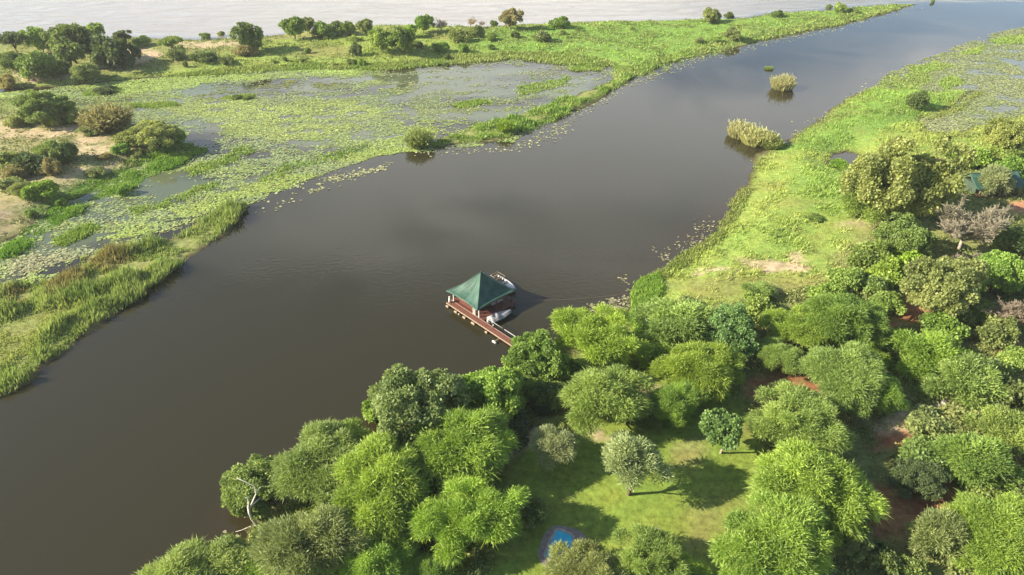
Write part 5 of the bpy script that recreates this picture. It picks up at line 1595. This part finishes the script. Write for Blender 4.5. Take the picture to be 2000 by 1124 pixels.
def ring(outer, inner_pts, z0, z1, name, mat, par):
    """flat surround between two outlines with the same count, with a rim"""
    n = len(outer)
    V = [(x, y, z1) for x, y in outer] + [(x, y, z1) for x, y in inner_pts] + [(x, y, z0) for x, y in outer] + [(x, y, z0) for x, y in inner_pts]
    F = []
    for i in range(n):
        k = (i + 1) % n
        F += [(i, k, n + k, n + i), (2 * n + i, 2 * n + k, k, i), (n + i, n + k, 3 * n + k, 3 * n + i)]
    return raw(V, F, name, mat, par, False)


def resample(pg, n):
    pg = [Vector(p) for p in pg]
    c = sum(pg, Vector((0, 0))) / len(pg)
    out = []
    for i in range(n):
        a = 2 * math.pi * i / n
        d = Vector((math.cos(a), math.sin(a)))
        best = 0
        for j in range(len(pg)):
            p, q = pg[j] - c, pg[(j + 1) % len(pg)] - c
            den = d.x * (q.y - p.y) - d.y * (q.x - p.x)
            if abs(den) < 1e-9: continue
            t = (p.x * (q.y - p.y) - p.y * (q.x - p.x)) / den
            u = (p.x * d.y - p.y * d.x) / den
            if -1e-6 <= u <= 1 + 1e-6 and t > best: best = t
        out.append((c.x + d.x * best, c.y + d.y * best))
    return out


NB = 72
bi = resample(basin, NB)
cb = (sum(p[0] for p in bi) / NB, sum(p[1] for p in bi) / NB)
co = [(cb[0] + (x - cb[0]) * (1 + 0.3 / math.hypot(x - cb[0], y - cb[1])), cb[1] + (y - cb[1]) * (1 + 0.3 / math.hypot(x - cb[0], y - cb[1]))) for x, y in bi]
ar = [Vector(p) for p in area]
out_ = []
for x, y in co:
    d = (Vector((x, y)) - Vector(cb)).normalized()
    best = 0
    for j in range(len(ar)):
        p, q_ = ar[j] - Vector(cb), ar[(j + 1) % len(ar)] - Vector(cb)
        den = d.x * (q_.y - p.y) - d.y * (q_.x - p.x)
        if abs(den) < 1e-9: continue
        t = (p.x * (q_.y - p.y) - p.y * (q_.x - p.x)) / den
        u = (p.x * d.y - p.y * d.x) / den
        if -1e-6 <= u <= 1 + 1e-6 and t > best: best = t
    out_.append((cb[0] + d.x * max(best, 1.2), cb[1] + d.y * max(best, 1.2)))
ring(out_, co, -0.1, 0.06, "paving", M_STONE, pool)
ring(co, bi, -0.25, 0.13, "coping", M_ROCK, pool)
raw([(x, y, 0.05) for x, y in bi], [tuple(range(NB))], "pool_water", pool_water_material(), pool, False)

# --- lodge roof among the right bank trees
lx, ly = G(1935, 372, 2.0)
lz = 1.7
lodge = link("tented_lodge", None, loc=(lx, ly + 1.0, lz), label="green-roofed tented lodge half hidden behind the pinkish bare tree", cat="lodge")
lodge.rotation_euler = (0, 0, math.radians(7))
MB().box((0, 0, 1.05), (9.4, 4.4, 2.1)).build("wall", M_TENT, lodge)
MB().box((0, -2.9, 0.12), (10.2, 1.5, 0.24)).build("deck", M_DECK, lodge)
for x_ in (-4.7, 0, 4.7):
    MB().tube([(x_, -3.4, 0.1), (x_, -3.4, 2.05)], 0.07, 6).build("post", M_EDGE, lodge)
Vr, Fr = [], []
nx_, prof = 24, [(-3.75, 1.98), (-2.4, 2.52), (-1.1, 3.2), (0, 3.95), (1.1, 3.2), (2.4, 2.52), (3.1, 2.2)]
for i in range(nx_ + 1):
    t = i / nx_; x_ = -5.6 + 11.2 * t
    sag = 0.10 * math.sin(math.pi * ((t * 3) % 1))
    for y_, z_ in prof:
        Vr.append((x_, y_, z_ - sag * (0.6 if abs(y_) > 0.1 else 0.25) + 0.02 * math.sin(i * 1.7 + y_)))
for i in range(nx_):
    for j in range(len(prof) - 1):
        Fr.append((i * 7 + j, (i + 1) * 7 + j, (i + 1) * 7 + j + 1, i * 7 + j + 1))
rf = raw(Vr, Fr, "roof", M_CANVAS, lodge, True, 0.04)
MB().tube([(-5.6, 0, 3.97), (5.6, 0, 3.97)], 0.06, 6).build("ridge", M_CANVAS, rf)

# --- white dead trunk on the near shore
def VP(px, py, y):
    """the point at distance y that the photo shows at (px, py)"""
    u, v = (px - 1000.0) / FPX, -(py - 562.0) / FPX
    dy = math.cos(PITCH) + v * math.sin(PITCH); dz = -math.sin(PITCH) + v * math.cos(PITCH)
    t = y / dy
    return Vector((u * t, y, CAMH + dz * t))


sx0, sy0 = G(503, 1028, 0.3)
snag = link("dead_trunk", None, loc=(sx0, sy0, 0.0), label="bleached white dead trunk with forked limbs at the water's edge", cat="dead tree")
O = Vector((sx0, sy0, 0))


def limb(rows, rad, name, par, dy0=0.0, dyn=0.0):
    pts = [VP(a, b, sy0 + dy0 + (dyn - dy0) * i / (len(rows) - 1)) - O for i, (a, b) in enumerate(rows)]
    return MB().tube(pts, [q * 0.62 for q in rad], 7).build(name, M_BARK_WHITE, par, True)


limb([(506, 1034), (502, 1026), (492, 1014), (487, 1002), (485, 990)], [0.34, 0.30, 0.26, 0.24, 0.22], "trunk", snag)
limb([(486, 994), (486, 981), (484, 972), (479, 973)], [0.18, 0.15, 0.12, 0.06], "limb", snag, 0, -0.5)
limb([(487, 996), (494, 979), (500, 965), (497, 950), (474, 939), (462, 934)], [0.17, 0.15, 0.12, 0.09, 0.06, 0.03], "limb", snag, 0, 0.8)
limb([(490, 990), (500, 980), (509, 972)], [0.11, 0.09, 0.04], "limb", snag, 0, 0.4)
limb([(500, 966), (504, 956), (510, 950)], [0.10, 0.07, 0.04], "limb", snag, 0.35, 0.7)
limb([(502, 1026), (485, 1030), (472, 1036), (460, 1039)], [0.12, 0.08, 0.06, 0.03], "limb", snag, 0, -0.6)
limb([(496, 1030), (480, 1040), (470, 1052), (464, 1060)], [0.10, 0.07, 0.05, 0.03], "limb", snag, 0, -1.2)


def rock(name, px, py, r, label, mat, zs=0.7, seed=1):
    x_, y_ = G(px, py, 1.0); z_ = max(zat(x_, y_), 0)
    x_, y_ = G(px, py, z_); z_ = max(zat(x_, y_), 0)
    rr = np.random.default_rng(seed)
    V, F = [], []
    nu, nv = 10, 7
    ph = rr.uniform(0, 6, 6)
    for i in range(nv + 1):
        a = math.pi * i / nv
        for j in range(nu):
            b = 2 * math.pi * j / nu
            d = Vector((math.sin(a) * math.cos(b), math.sin(a) * math.sin(b), math.cos(a)))
            k = 1 + 0.15 * math.sin(3 * d.x + ph[0]) + 0.12 * math.sin(4 * d.y + ph[1]) + 0.10 * math.sin(5 * d.z + ph[2])
            V.append((d.x * r * k, d.y * r * k * 0.8, max(d.z * r * k * zs, -0.12) + 0.05))
    for i in range(nv):
        for j in range(nu):
            F.append((i * nu + j, (i + 1) * nu + j, (i + 1) * nu + (j + 1) % nu, i * nu + (j + 1) % nu))
    return MB().add(V, F).build(name, mat, None, False, loc=(x_, y_, z_), label=label, cat="rock")


rock("boulder", 1052, 795, 0.42, "pale rounded stone in deep shade near the gangway trees", M_ROCK, 1.2, 2)
rock("boulder", 1845, 790, 0.7, "light grey rock pile lump on the bare soil of the right scrub", M_ROCK, 0.6, 8)
rock("boulder", 1830, 795, 0.5, "smaller grey rock left of the light grey lump in the right scrub", M_ROCK, 0.6, 9)

# ------------------------------------------------------------------ the humid air over the flood plain
def haze_material():
    m, n, l = new_mat("haze")
    n.remove(n["Principled BSDF"])
    v = n.new("ShaderNodeVolumePrincipled")
    v.inputs["Color"].default_value = (0.93, 0.95, 0.97, 1)
    v.inputs["Density"].default_value = 0.00013
    v.inputs["Anisotropy"].default_value = 0.2
    l.new(v.outputs[0], n["Material Output"].inputs["Volume"])
    return m


gl = max(abs(gx[0]), abs(gx[-1]), abs(gy[0]), abs(gy[-1]), abs(wx[0]), abs(wx[-1]), abs(wy[0]), abs(wy[-1])) + 50
MB().box((0, 0, (72.0 - 4.0) / 2), (2 * gl, 2 * gl, 76.0)).build("haze", haze_material(), kind="stuff", label="thin pale humid air over the whole flood plain", cat="haze")
scene.cycles.volume_max_steps = 64
